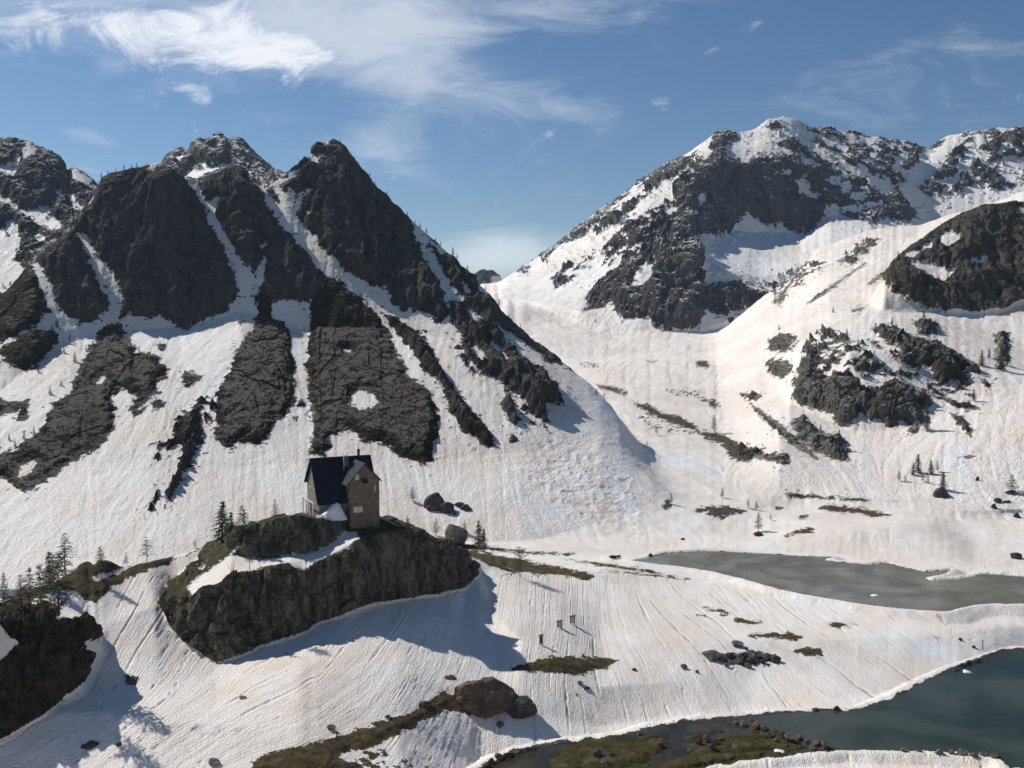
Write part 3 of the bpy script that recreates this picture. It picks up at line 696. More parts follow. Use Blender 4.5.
# snow: drifts, gullies and wind-worked swells
ssz = 1.0 / (8.0 * mpp * 4 + 6)
s1 = fbm(X / 22, Y / 22, Z / 22, 3, 61) * 0.5 + fbm(X / 90, Y / 90, Z / 60, 2, 62) * 1.6 * sstep(300, 700, Y)
H += (1 - RO) * s1 * np.clip(Y / 300, .35, 3) * .8
H += (1 - RO) * fbm(X / 3.1, Y / 3.1, Z / 3.1, 3, 64) * np.clip(.10 * Y / 180, .08, .5)
H = np.where(g & (np.maximum(sF, sNM) > -2), H * .5, H)
H = np.where(Y < 112, 0, H)

runnel = -np.clip(S2 - 1.5, 0, 2.5)                # only the strongest lines cut in
St = (0.35 * S1 + 1.2 * np.clip(S2 - 1.25, 0, 3)) * (1 - .8 * sstep(235, 260, Y))
lowsl = (Y < 260)
snowy = (1 - sstep(-.5, 3, Rk))
lw_ = 1 - sstep(235, 290, Y)
H += snowy * (lw_ * (0.04 * S1 + 0.02 * S2 + 0.20 * runnel) + (1 - lw_) * (0.05 * S1 + 0.06 * S2 + .1 * runnel) * np.clip(Y / 400, .5, 2)) * sstep(118, 126, Y) * sstep(0.004, .03, gl) * np.where(g & (np.maximum(sF, sNM) > -1), 0, 1)
# avalanche debris at the foot of the mountain: tumbled blocks of snow, some clean, some brown
DEB = sstep(-14, 10, sdf(PX, PY, np.array([(560,432),(600,440),(625,470),(640,500),(640,530),(600,530),(560,510),(520,470),(530,445)])) + 14 * wob2) * ((Y > 262) & (Y < 460))
DEB = np.maximum(DEB, sstep(-12, 8, sdf(PX, PY, np.array([(960,400),(1024,380),(1100,400),(1100,520),(1000,520),(950,470)])) + 16 * wob2) * .6 * ((Y > 262) & (Y < 520)))
dn = fbm(X / 3.4, Y / 3.4, Z / 3.4, 4, 401, .6, ridged=True)
H += snowy * DEB * .42 * dn
DT = DEB * fbm(X / 7, Y / 7, Z / 7, 3, 411, .6) * 2.4
XD, YD, ZD = X + nx * H, Y + ny * H, Z + nz * H
# ------------------------------------------------------------------ materials
def nt_new(name):
    m = bpy.data.materials.new(name); m.use_nodes = True
    nt = m.node_tree
    for n in list(nt.nodes): nt.nodes.remove(n)
    out = nt.nodes.new('ShaderNodeOutputMaterial')
    bs = nt.nodes.new('ShaderNodeBsdfPrincipled')
    nt.links.new(bs.outputs[0], out.inputs[0])
    return m, nt, bs, out
class NB:
    def __init__(s, nt): s.nt = nt
    def link(s, a, b): s.nt.links.new(a, b)
    def val(s, sock, v):
        if isinstance(v, bpy.types.NodeSocket): s.link(v, sock)
        elif v is not None: sock.default_value = v
    def math(s, op, a, b=None, c=None, clamp=False):
        n = s.nt.nodes.new('ShaderNodeMath'); n.operation = op; n.use_clamp = clamp
        s.val(n.inputs[0], a); s.val(n.inputs[1], b)
        if c is not None: s.val(n.inputs[2], c)
        return n.outputs[0]
    def noise(s, vec, scale, detail=4, rough=.55, dist=0.0):
        n = s.nt.nodes.new('ShaderNodeTexNoise')
        s.val(n.inputs['Vector'], vec); n.inputs['Scale'].default_value = scale
        n.inputs['Detail'].default_value = detail; n.inputs['Roughness'].default_value = rough
        n.inputs['Distortion'].default_value = dist
        return n.outputs['Fac']
    def mix(s, f, a, b):
        n = s.nt.nodes.new('ShaderNodeMix'); n.data_type = 'RGBA'
        s.val(n.inputs[0], f)
        for k, v_ in ((6, a), (7, b)):
            if isinstance(v_, tuple): n.inputs[k].default_value = (*v_, 1)
            else: s.link(v_, n.inputs[k])
        return n.outputs[2]
    def ramp(s, f, lo, hi):
        n = s.nt.nodes.new('ShaderNodeMapRange'); n.interpolation_type = 'SMOOTHSTEP'
        s.val(n.inputs[0], f); n.inputs[1].default_value = lo; n.inputs[2].default_value = hi
        return n.outputs[0]
    def lin(s, f, lo, hi, a, b):
        n = s.nt.nodes.new('ShaderNodeMapRange')
        s.val(n.inputs[0], f); n.inputs[1].default_value = lo; n.inputs[2].default_value = hi
        n.inputs[3].default_value = a; n.inputs[4].default_value = b
        return n.outputs[0]
    def attr(s, name):
        n = s.nt.nodes.new('ShaderNodeAttribute'); n.attribute_name = name
        return n.outputs['Fac']
    def geo(s): return s.nt.nodes.new('ShaderNodeNewGeometry').outputs
    def scale(s, vec, v3):
        n = s.nt.nodes.new('ShaderNodeVectorMath'); n.operation = 'MULTIPLY'
        s.link(vec, n.inputs[0]); n.inputs[1].default_value = v3
        return n.outputs[0]
    def sep(s, vec):
        n = s.nt.nodes.new('ShaderNodeSeparateXYZ'); s.link(vec, n.inputs[0]); return n.outputs
    def bump(s, h, dist, strength=1.0, normal=None):
        n = s.nt.nodes.new('ShaderNodeBump'); n.inputs['Distance'].default_value = dist
        n.inputs['Strength'].default_value = strength
        s.link(h, n.inputs['Height'])
        if normal is not None: s.link(normal, n.inputs['Normal'])
        return n.outputs[0]

def land_material(name, D, snowtone, rock_a, rock_b, turf_a, turf_b, bumpy=1.0, moss=0.0, rust=0.3, snowdirt=.5, ledge=0.0, runs=.25):
    m, nt, bs, out = nt_new(name)
    b = NB(nt); g_ = b.geo(); P = g_['Position']
    f = F / D                                     # picture points per metre at this range
    fine = b.noise(P, f / 3.2, 5, .65)
    mid = b.noise(P, f / 14, 5, .6)
    big = b.noise(P, f / 60, 4, .55)
    R_ = b.attr('bare'); K_ = b.attr('soil'); S_ = b.attr('streak'); T_ = b.attr('tone')
    e = b.math('ADD', R_, b.math('MULTIPLY', b.math('SUBTRACT', fine, .5), 9.0))
    e = b.math('ADD', e, b.math('MULTIPLY', b.math('SUBTRACT', mid, .5), 7.0))
    mask = b.ramp(e, -0.35, 0.35)
    if ledge:
        nz_ = b.sep(g_['True Normal'])[2]
        lg = b.ramp(b.math('ADD', nz_, b.math('MULTIPLY', b.math('SUBTRACT', fine, .5), .5)), .80, .92)
        mask = b.math('MULTIPLY', mask, b.math('SUBTRACT', 1.0, b.math('MULTIPLY', lg, ledge)))
    # snow: old spring snow, faintly soiled
    sc1 = b.mix(b.ramp(big, .38, .66), snowtone, (snowtone[0]*.95, snowtone[1]*.90, snowtone[2]*.85))
    sc1 = b.mix(b.math('MULTIPLY', b.ramp(T_, -.8, -2.2), .7), sc1, (.80, .83, .87))
    sc1 = b.mix(b.math('MULTIPLY', b.ramp(T_, .1, 1.2), snowdirt), sc1, (.66, .57, .49))
    sc1 = b.mix(b.math('MULTIPLY', b.ramp(S_, .4, 1.7), runs), sc1, (.40, .335, .30))
    sc1 = b.mix(b.math('MULTIPLY', b.ramp(fine, .60, .78), .22), sc1, (.50, .44, .41))
    # rock
    rn = b.noise(b.scale(P, (1, 1, .3 if moss else .5)), f / 8, 7, .72)
    rc = b.mix(b.ramp(rn, .36, .66), rock_a, rock_b)
    rc = b.mix(b.math('MULTIPLY', b.ramp(b.noise(P, f / 40, 5, .6), .52, .70), rust), rc, (.16, .095, .05))
    rc = b.mix(b.math('MULTIPLY', b.ramp(fine, .56, .70), .6), rc, (rock_b[0]*1.7, rock_b[1]*1.7, rock_b[2]*1.65))
    crk = b.noise(b.scale(P, (1, 1, .35)), f / 5, 6, .8, 1.2)
    rc = b.mix(b.math('MULTIPLY', b.ramp(crk, .44, .34), .85), rc, (.018, .017, .016))
    tc = b.mix(b.ramp(b.noise(P, f / 10, 6, .7), .38, .64), turf_a, turf_b)
    tc = b.mix(b.math('MULTIPLY', b.ramp(fine, .54, .72), .6), tc, (turf_b[0]*(1.15 if name.startswith('steep') else 1.5), turf_b[1]*(1.1 if name.startswith('steep') else 1.5), turf_b[2]*(1.05 if name.startswith('steep') else 1.5)))
    if name.startswith('old_snow'):
        wet = b.math('MULTIPLY', b.ramp(b.sep(P)[2], -63.0, -63.6), b.ramp(b.noise(P, .45, 4, .6), .42, .62))
        tc = b.mix(wet, tc, (.060, .068, .016))
    tc = b.mix(b.math('MULTIPLY', b.ramp(b.noise(P, f / 6, 4, .7), .55, .7), .55), tc, (.022, .024, .014))
    if name.startswith('steep'):
        tc = b.mix(b.math('MULTIPLY', b.ramp(b.noise(P, f / 16, 5, .7), .50, .62), .8), tc, (.010, .014, .006))
    kk = b.ramp(b.math('ADD', K_, b.math('MULTIPLY', b.math('SUBTRACT', mid, .5), .8)), .3, .65)
    if moss:
        up = b.sep(g_['Normal'])[2]
        mm = b.ramp(b.math('ADD', up, b.math('MULTIPLY', b.math('SUBTRACT', mid, .5), 1.1)), .48, .74)
        kk = b.math('MAXIMUM', kk, b.math('MULTIPLY', mm, moss))
    bare = b.mix(kk, rc, tc)
    col = b.mix(mask, sc1, bare)
    b.link(col, bs.inputs['Base Color'])
    b.link(b.lin(mask, 0, 1, .62, .88), bs.inputs['Roughness'])
    b.link(b.lin(mask, 0, 1, .22, .03), bs.inputs['Specular IOR Level'])
    # relief
    cups = b.math('MULTIPLY', b.noise(P, f / 2.1, 3, .7), .85)
    hs_ = b.math('MULTIPLY', cups, b.math('SUBTRACT', 1.0, mask))
    hr_ = b.math('MULTIPLY', b.noise(b.scale(P, (1, 1, .6)), f / 5, 7, .75), b.math('MULTIPLY', mask, 4.2))
    h = b.math('ADD', hs_, hr_)
    h = b.math('SUBTRACT', h, b.math('MULTIPLY', b.math('MULTIPLY', S_, .12 + .45 * runs), b.math('SUBTRACT', 1.0, mask)))
    h = b.math('ADD', h, b.math('MULTIPLY', mask, .25))
    b.link(b.bump(h, 1.7 / f * bumpy, .9), bs.inputs['Normal'])
    return m

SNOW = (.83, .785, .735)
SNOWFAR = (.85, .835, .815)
mats = {
 'ground': land_material('old_snow_and_turf', 185, SNOW, (.060,.056,.052), (.17,.16,.145), (.075,.060,.032), (.15,.115,.065), snowdirt=.35, runs=.7),
 'massif': land_material('steep_dark_rock', 400, SNOW, (.044,.042,.043), (.115,.108,.10), (.014,.012,.006), (.050,.038,.020), rust=.28, snowdirt=.3, ledge=.15),
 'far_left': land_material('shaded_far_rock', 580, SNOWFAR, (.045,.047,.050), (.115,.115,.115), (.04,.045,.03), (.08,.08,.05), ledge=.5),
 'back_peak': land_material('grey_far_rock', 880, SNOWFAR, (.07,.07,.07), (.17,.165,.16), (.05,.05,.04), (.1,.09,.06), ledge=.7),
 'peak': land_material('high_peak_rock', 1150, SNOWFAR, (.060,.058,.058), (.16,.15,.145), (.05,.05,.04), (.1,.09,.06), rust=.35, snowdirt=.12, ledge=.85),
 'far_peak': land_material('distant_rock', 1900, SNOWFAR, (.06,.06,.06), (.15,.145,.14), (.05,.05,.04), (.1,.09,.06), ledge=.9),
 'hill': land_material('boulder_hill_rock', 470, (.84,.785,.73), (.075,.072,.062), (.21,.20,.175), (.036,.034,.022), (.085,.075,.05), rust=.2, snowdirt=.3, ledge=.3),
 'crag': land_material('brown_crag_rock', 600, (.84,.785,.73), (.060,.055,.045), (.15,.135,.11), (.035,.033,.02), (.08,.07,.045), rust=.3),
 'knoll': land_material('mossy_cliff_rock', 175, SNOW, (.055,.047,.036), (.27,.235,.18), (.045,.045,.018), (.13,.115,.05), moss=.75, rust=.25, bumpy=1.3),
 'left_crag': land_material('black_outcrop_rock', 140, SNOW, (.028,.025,.022), (.085,.075,.062), (.035,.033,.017), (.08,.065,.035), moss=.7, rust=.3, bumpy=1.3),  # near-black rock tone of the left outcrop
}

# ------------------------------------------------------------------ the land as meshes, one for each landform
pos = np.stack([XD, YD, ZD], -1).reshape(-1, 3).astype(np.float32)
rkf = Rk.reshape(-1).astype(np.float32); kdf = Kd.reshape(-1).astype(np.float32)
stf = St.reshape(-1).astype(np.float32); tnf = (0.8 * S3 + 0.9 * fbm(X / 40, Y / 40, Z / 40, 3, 55) * 2 + DT).reshape(-1).astype(np.float32)
idx = np.arange(NC * NR).reshape(NC, NR)
fa, fb_, fc, fd = idx[:-1, :-1], idx[1:, :-1], idx[1:, 1:], idx[:-1, 1:]
FL = LID[:-1, :-1]
INFO = {
 'ground': ('ground', None, None),
 'massif': ('mountain', None, None), 'far_left': ('mountain', None, None), 'back_peak': ('mountain', None, None),
 'peak': ('mountain', None, None), 'far_peak': ('mountain', None, None),
 'hill': ('hill', None, None), 'crag': ('hill', None, None),
 'knoll': ('rock_outcrop', 'big dark mossy rock outcrop that carries the stone house', 'rock outcrop'),
 'left_crag': ('rock_outcrop', 'black shaded rock outcrop at the lower left edge, conifers on top', 'rock outcrop'),
}
def mesh_from(verts, quads, name):
    me = bpy.data.meshes.new(name)
    me.vertices.add(len(verts)); me.vertices.foreach_set('co', verts.astype(np.float32).ravel())
    n = len(quads)
    me.loops.add(n * 4); me.loops.foreach_set('vertex_index', quads.astype(np.int32).ravel())
    me.polygons.add(n); me.polygons.foreach_set('loop_start', np.arange(0, n * 4, 4, dtype=np.int32))
    try: me.polygons.foreach_set('loop_total', np.full(n, 4, np.int32))
    except Exception: pass
    me.polygons.foreach_set('use_smooth', np.ones(n, bool))
    me.update(); me.validate()
    return me
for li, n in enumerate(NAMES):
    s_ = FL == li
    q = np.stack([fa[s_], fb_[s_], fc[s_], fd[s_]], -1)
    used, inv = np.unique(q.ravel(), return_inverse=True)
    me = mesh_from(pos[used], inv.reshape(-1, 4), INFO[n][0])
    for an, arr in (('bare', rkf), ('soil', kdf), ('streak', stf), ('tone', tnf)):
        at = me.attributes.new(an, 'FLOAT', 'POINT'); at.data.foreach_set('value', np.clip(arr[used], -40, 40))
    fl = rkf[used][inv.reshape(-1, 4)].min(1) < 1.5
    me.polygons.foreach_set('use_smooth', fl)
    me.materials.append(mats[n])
    o = bpy.data.objects.new(INFO[n][0], me); COL.objects.link(o)
    if INFO[n][1]:
        o['label'], o['category'] = INFO[n][1], INFO[n][2]
    else:
        o['kind'] = 'structure'

# ------------------------------------------------------------------ water
def lake_obj(name, poly, z, mat, grow):
    P = np.array(poly); c = P.mean(0)
    # outline pushed out under the banks
    Q = []
    n = len(P)
    area = .5 * np.sum(P[:, 0] * np.roll(P[:, 1], -1) - np.roll(P[:, 0], -1) * P[:, 1])
    for i in range(n):
        e1 = P[i] - P[i - 1]; e2 = P[(i + 1) % n] - P[i]
        n1 = np.array([e1[1], -e1[0]]) / (np.hypot(*e1) + 1e-6); n2 = np.array([e2[1], -e2[0]]) / (np.hypot(*e2) + 1e-6)
        m_ = n1 + n2; m_ /= (np.hypot(*m_) + 1e-6)
        Q.append(P[i] + m_ * grow * (1 if area > 0 else -1))
    from mathutils.geometry import tessellate_polygon
    tris = tessellate_polygon([[Vector((q[0], q[1], 0)) for q in Q]])
    me = bpy.data.meshes.new(name)
    me.from_pydata([(q[0], q[1], z) for q in Q], [], [t for t in tris])
    me.update()
    if me.polygons[0].normal.z < 0: me.flip_normals()
    me.materials.append(mat)
    o = bpy.data.objects.new(name, me); COL.objects.link(o); o['kind'] = 'structure'
    return o
def plane_obj(name, x0, x1, y0, y1, z, mat):
    me = bpy.data.meshes.new(name)
    me.from_pydata([(x0, y0, z), (x1, y0, z), (x1, y1, z), (x0, y1, z)], [], [(0, 1, 2, 3)])
    me.materials.append(mat)
    o = bpy.data.objects.new(name, me); COL.objects.link(o); o['kind'] = 'structure'
    return o
def water_mat(name, ca, cb, rough, scale):
    m, nt, bs, out = nt_new(name); b = NB(nt); P = b.geo()['Position']
    n = b.noise(b.scale(P, (1, 1, 0)), scale, 4, .6, .6)
    b.link(b.mix(b.ramp(n, .4, .64), ca, cb), bs.inputs['Base Color'])
    bs.inputs['Roughness'].default_value = rough
    bs.inputs['IOR'].default_value = 1.333; bs.inputs['Specular IOR Level'].default_value = .26
    r = b.noise(b.scale(P, (1.0, 2.2, 0)), 1.6, 3, .6)
    b.link(b.bump(r, .012, .5), bs.inputs['Normal'])
    return m
W_FAR = water_mat('grey_lake_water', (.15,.145,.128), (.24,.23,.20), .07, .07)  # slush grey; its mottling puts soft reflections into the base colour
W_NEAR = water_mat('dark_lake_water', (.018,.028,.019), (.050,.062,.046), .07, .035)
W_MEAD = water_mat('brown_meadow_water', (.020,.018,.011), (.045,.038,.022), .05, .3)
lake_obj('water', FARLAKE, ZF, W_FAR, 1.2)
lake_obj('water', NEARLAKE, ZN, W_NEAR, 1.2)
lake_obj('water', MEADOW, ZN - .004, W_MEAD, 1.0)

# ------------------------------------------------------------------ light: sky, clouds and sun
SUN_AZ, SUN_EL = R(-58), R(42)                     # azimuth from +Y, negative to the left
sd = Vector((math.sin(SUN_AZ) * math.cos(SUN_EL), math.cos(SUN_AZ) * math.cos(SUN_EL), math.sin(SUN_EL)))
sl = bpy.data.lights.new('sun', 'SUN'); sl.energy = 4.3; sl.angle = R(.53); sl.color = (1, .955, .88)
so = bpy.data.objects.new('sun', sl); COL.objects.link(so)
so.rotation_euler = sd.to_track_quat('Z', 'Y').to_euler()
wd = bpy.data.worlds.new('World'); scene.world = wd; wd.use_nodes = True
nt = wd.node_tree
for n in list(nt.nodes): nt.nodes.remove(n)
b = NB(nt)
wo = nt.nodes.new('ShaderNodeOutputWorld'); bg = nt.nodes.new('ShaderNodeBackground'); nt.links.new(bg.outputs[0], wo.inputs[0])
sky = nt.nodes.new('ShaderNodeTexSky'); sky.sky_type = 'NISHITA'; sky.sun_disc = False
sky.sun_elevation = SUN_EL; sky.sun_rotation = SUN_AZ; sky.altitude = 2200; sky.air_density = 1.15; sky.dust_density = .5; sky.ozone_density = 2.2
BGS = .07
bg.inputs['Strength'].default_value = BGS
tcd = nt.nodes.new('ShaderNodeTexCoord').outputs['Generated']
sx, sy, sz = b.sep(tcd)
yy = b.math('MAXIMUM', sy, .02)
u = b.math('DIVIDE', sx, yy); vv = b.math('DIVIDE', sz, yy)
cmb = nt.nodes.new('ShaderNodeCombineXYZ'); nt.links.new(u, cmb.inputs[0]); nt.links.new(vv, cmb.inputs[1])
UV = cmb.outputs[0]
def blob(px, py, rx, ry, ang, s):
    u0 = (px - 512) / F; v0 = (330 - py) / F
    mp = nt.nodes.new('ShaderNodeMapping'); mp.vector_type = 'TEXTURE'
    mp.inputs['Location'].default_value = (u0, v0, 0)
    mp.inputs['Rotation'].default_value = (0, 0, R(ang))
    mp.inputs['Scale'].default_value = (rx / F, ry / F, 1)
    nt.links.new(UV, mp.inputs[0])
    ln = nt.nodes.new('ShaderNodeVectorMath'); ln.operation = 'DOT_PRODUCT'
    nt.links.new(mp.outputs[0], ln.inputs[0]); nt.links.new(mp.outputs[0], ln.inputs[1])
    return b.math('MULTIPLY', b.math('EXPONENT', b.math('MULTIPLY', ln.outputs['Value'], -1.0)), s)
def total(L):
    r = L[0]
    for q in L[1:]: r = b.math('ADD', r, q)
    return r
def stretched(ang, sx_, sy_, scale, detail, rough, dist=0):
    mp = nt.nodes.new('ShaderNodeMapping'); mp.inputs['Rotation'].default_value = (0, 0, R(ang)); mp.inputs['Scale'].default_value = (sx_, sy_, 1)
    nt.links.new(UV, mp.inputs[0])
    return b.noise(mp.outputs[0], scale, detail, rough, dist)
thick = total([blob(40, 26, 130, 24, -4, .85), blob(165, 40, 95, 30, -10, .9), blob(262, 50, 78, 34, -10, 1.15), blob(300, 58, 50, 26, 0, .8), blob(280, 8, 90, 16, 10, .8), blob(330, 64, 22, 12, 0, .6),
               blob(195, 94, 24, 10, -15, .95), blob(207, 103, 13, 9, -20, .8), blob(150, -90, 260, 60, 0, .9), blob(600, -150, 300, 60, 6, .8), blob(830, -75, 150, 45, 6, 1.2)])  # last three: unseen clouds above the view, added to whiten the lake reflections
thin = total([blob(150, 25, 260, 50, -5, 1.1), blob(400, 45, 100, 70, 20, .9), blob(330, 15, 150, 50, 0, .7), blob(520, 108, 105, 30, -8, .85), blob(380, 150, 70, 30, 0, .6), blob(95, 140, 40, 11, -10, .95), blob(515, 248, 60, 24, 0, 1.5), blob(470, 262, 70, 18, 0, 1.0),
              blob(570, 15, 140, 26, 0, .75), blob(920, 60, 170, 38, 12, .42), blob(940, 105, 140, 30, 8, .36), blob(120, 72, 24, 10, 0, .7), blob(425, 180, 70, 16, -25, .5), blob(300, -120, 600, 80, 0, 1.0)])  # last blob: unseen veil above the view, added for the water to reflect
nA = stretched(18, 1, 1.7, 10, 14, .72, 1.6)
nB = stretched(-14, .8, 2.6, 9, 12, .68, .9)
dA = b.ramp(b.math('ADD', thick, b.math('MULTIPLY', b.math('SUBTRACT', nA, .5), 4.6)), .30, 2.1)
dB = b.ramp(b.math('ADD', thin, b.math('MULTIPLY', b.math('SUBTRACT', nB, .5), 3.0)), .2, 2.1)
front_ = b.ramp(sy, .05, .3)
den = b.math('MULTIPLY', b.math('MAXIMUM', b.math('MULTIPLY', dA, .92), b.math('MULTIPLY', dB, .55)), front_)
hs = nt.nodes.new('ShaderNodeHueSaturation'); hs.inputs['Saturation'].default_value = 1.17; nt.links.new(sky.outputs[0], hs.inputs['Color'])
C0 = .90 / BGS
cc = b.mix(den, hs.outputs[0], (C0 * .98, C0, C0 * 1.04))
nt.links.new(cc, bg.inputs['Color'])

scene.view_settings.view_transform = 'Standard'
scene.view_settings.look = 'None'
scene.view_settings.exposure = 0.13
scene.view_settings.gamma = 1
scene.cycles.use_denoising = True
scene.cycles.adaptive_threshold = 0.025
scene.cycles.max_bounces = 4
scene.cycles.diffuse_bounces = 2
scene.cycles.glossy_bounces = 2
scene.cycles.volume_bounces = 0
scene.cycles.use_adaptive_sampling = True

# the air of the valley
hm_ = bpy.data.materials.new('valley_air'); hm_.use_nodes = True
hn = hm_.node_tree
for n in list(hn.nodes): hn.nodes.remove(n)
ho = hn.nodes.new('ShaderNodeOutputMaterial'); hv = hn.nodes.new('ShaderNodeVolumePrincipled')
hv.inputs['Color'].default_value = (.62, .78, 1.0, 1); hv.inputs['Density'].default_value = .00006; hv.inputs['Anisotropy'].default_value = .35
hn.links.new(hv.outputs[0], ho.inputs['Volume'])
hb = bpy.data.meshes.new('haze')
x0, x1, y0, y1, z0, z1 = -2300, 2300, -60, 2600, -153, 345
hb.from_pydata([(x0,y0,z0),(x1,y0,z0),(x1,y1,z0),(x0,y1,z0),(x0,y0,z1),(x1,y0,z1),(x1,y1,z1),(x0,y1,z1)], [], [(0,3,2,1),(4,5,6,7),(0,1,5,4),(1,2,6,5),(2,3,7,6),(3,0,4,7)])
hb.materials.append(hm_)
hob = bpy.data.objects.new('haze', hb); COL.objects.link(hob); hob['kind'] = 'stuff'
# ------------------------------------------------------------------ helpers for the things
import bmesh
PXD, PYD = project(XD, YD, ZD)
def ground_at(px, py):
    """where the sight line through (px, py) first meets the land"""
    a = (px - 512.0) / F; bq = (384.0 - py) / F
    t = a / (cp + bq * sp)
    i = int(np.clip(np.searchsorted(tcol, t), 1, NC - 1))
    if abs(tcol[i - 1] - t) < abs(tcol[i] - t): i -= 1
    col = PYD[i]
    ok = np.nonzero((col <= py) & (YD[i] > 115))[0]
    if len(ok) == 0:
        j = int(np.argmin(np.where(YD[i] > 115, col, 1e9)))
    else:
        j = ok[0]
    D = YD[i, j]
    if j > 0 and col[j - 1] > py:
        f_ = (col[j - 1] - py) / (col[j - 1] - col[j] + 1e-6)
        D = YD[i, j - 1] + f_ * (YD[i, j] - YD[i, j - 1])
    x, y, z = world(px, py, D)
    return Vector((x, y, z)), D
def skyline_at(px, name='massif'):
    t = (px - 512.0) / F
    i = int(np.argmin(np.abs(tcol - t)))
    m = (LID[i] == NAMES.index(name))
    c = np.where(m, PYD[i], 1e9); j = int(np.argmin(c))
    return Vector((XD[i, j], YD[i, j], ZD[i, j])), YD[i, j]
def empty(name, loc, label, cat, group=None, rz=0.0):
    o = bpy.data.objects.new(name, None); COL.objects.link(o)
    o.location = loc; o.rotation_euler.z = rz; o.empty_display_size = .3
    o['label'] = label; o['category'] = cat
    if group: o['group'] = group
    return o
def pymesh(name, verts, faces, mat, smooth=False):
    me = bpy.data.meshes.new(name); me.from_pydata([tuple(v) for v in verts], [], faces)
    for m_ in (mat if isinstance(mat, (list, tuple)) else [mat]): me.materials.append(m_)
    if smooth: me.polygons.foreach_set('use_smooth', [True] * len(me.polygons))
    me.update(); return me
def obj(name, me, parent=None, loc=None, label=None, cat=None, group=None):
    o = bpy.data.objects.new(name, me); COL.objects.link(o)
    if parent: o.parent = parent
    if loc is not None: o.location = loc
    if label: o['label'] = label
    if cat: o['category'] = cat
    if group: o['group'] = group
    return o
class MB:
    def __init__(s): s.v = []; s.f = []
    def poly(s, pts): 
        n = len(s.v); s.v += [tuple(p) for p in pts]; s.f.append(tuple(range(n, n + len(pts)))); return s
    def box(s, x0, x1, y0, y1, z0, z1):
        n = len(s.v)
        s.v += [(x0,y0,z0),(x1,y0,z0),(x1,y1,z0),(x0,y1,z0),(x0,y0,z1),(x1,y0,z1),(x1,y1,z1),(x0,y1,z1)]
        s.f += [tuple(n + k for k in q) for q in ((0,3,2,1),(4,5,6,7),(0,1,5,4),(1,2,6,5),(2,3,7,6),(3,0,4,7))]
        return s
    def tube(s, p0, p1, r0, r1, n=6):
        p0, p1 = Vector(p0), Vector(p1); d = (p1 - p0).normalized()
        a = d.orthogonal().normalized(); c = d.cross(a); k = len(s.v)
        for p, r in ((p0, r0), (p1, r1)):
            for i in range(n):
                t = 2 * math.pi * i / n; s.v.append(tuple(p + (a * math.cos(t) + c * math.sin(t)) * r))
        for i in range(n): s.f.append((k + i, k + (i + 1) % n, k + n + (i + 1) % n, k + n + i))
        s.f.append(tuple(k + n - 1 - i for i in range(n))); s.f.append(tuple(k + n + i for i in range(n)))
        return s
    def prism(s, pts, d):
        """flat outline pts extruded by vector d"""
        n = len(s.v); m_ = len(pts); d = Vector(d)
        s.v += [tuple(Vector(p)) for p in pts] + [tuple(Vector(p) + d) for p in pts]
        s.f.append(tuple(n + i for i in range(m_))); s.f.append(tuple(n + m_ + i for i in reversed(range(m_))))
        for i in range(m_): s.f.append((n + i, n + m_ + i, n + m_ + (i + 1) % m_, n + (i + 1) % m_))
        return s
    def mesh(s, name, mat, smooth=False, bevel=0):
        me = pymesh(name, s.v, s.f, mat, smooth)
        bm = bmesh.new(); bm.from_mesh(me); bmesh.ops.recalc_face_normals(bm, faces=bm.faces)
        if bevel: bmesh.ops.bevel(bm, geom=bm.edges[:], offset=bevel, segments=1, affect='EDGES')
        bm.to_mesh(me); bm.free(); return me

def simple_mat(name, a, c, scale, rough=.85, bump=.02, lo=.38, hi=.64, stretch=(1, 1, 1), spec=.3, metallic=0):
    m, nt, bs, out = nt_new(name); b = NB(nt)
    tc_ = nt.nodes.new('ShaderNodeTexCoord').outputs['Object']
    n = b.noise(b.scale(tc_, stretch), scale, 6, .65)
    col = b.mix(b.ramp(n, lo, hi), a, c)
    b.link(col, bs.inputs['Base Color']); bs.inputs['Roughness'].default_value = rough
    bs.inputs['Specular IOR Level'].default_value = spec; bs.inputs['Metallic'].default_value = metallic
    if bump: b.link(b.bump(b.noise(b.scale(tc_, stretch), scale * 2.3, 5, .7), bump, 1.0), bs.inputs['Normal'])
    return m

# ------------------------------------------------------------------ trees
M_BARK = simple_mat('conifer_bark', (.055,.045,.036), (.12,.10,.085), 6, bump=.01)
def needle_mat(name, a, c):
    m, nt, bs, out = nt_new(name); b = NB(nt)
    oi = nt.nodes.new('ShaderNodeObjectInfo').outputs['Random']
    P = b.geo()['Position']
    n = b.noise(P, 1.7, 4, .6)
    col = b.mix(b.ramp(n, .35, .65), a, c)
    col = b.mix(b.math('MULTIPLY', oi, .35), col, (.10, .095, .05))
    b.link(col, bs.inputs['Base Color']); bs.inputs['Roughness'].default_value = .7
    bs.inputs['Specular IOR Level'].default_value = .2
    tl_ = nt.nodes.new('ShaderNodeBsdfTranslucent'); b.link(col, tl_.inputs[0])
    mx_ = nt.nodes.new('ShaderNodeMixShader'); mx_.inputs[0].default_value = .45
    nt.links.new(bs.outputs[0], mx_.inputs[1]); nt.links.new(tl_.outputs[0], mx_.inputs[2]); nt.links.new(mx_.outputs[0], out.inputs[0])
    return m
M_NEEDLE = needle_mat('dark_needles', (.042,.052,.027), (.095,.10,.05))
M_LARCH = needle_mat('larch_needles', (.085,.092,.042), (.16,.16,.075))
M_FARNEEDLE = needle_mat('black_green_needles', (.018,.024,.014), (.042,.050,.026))  # darkest green, needles of the distant trees

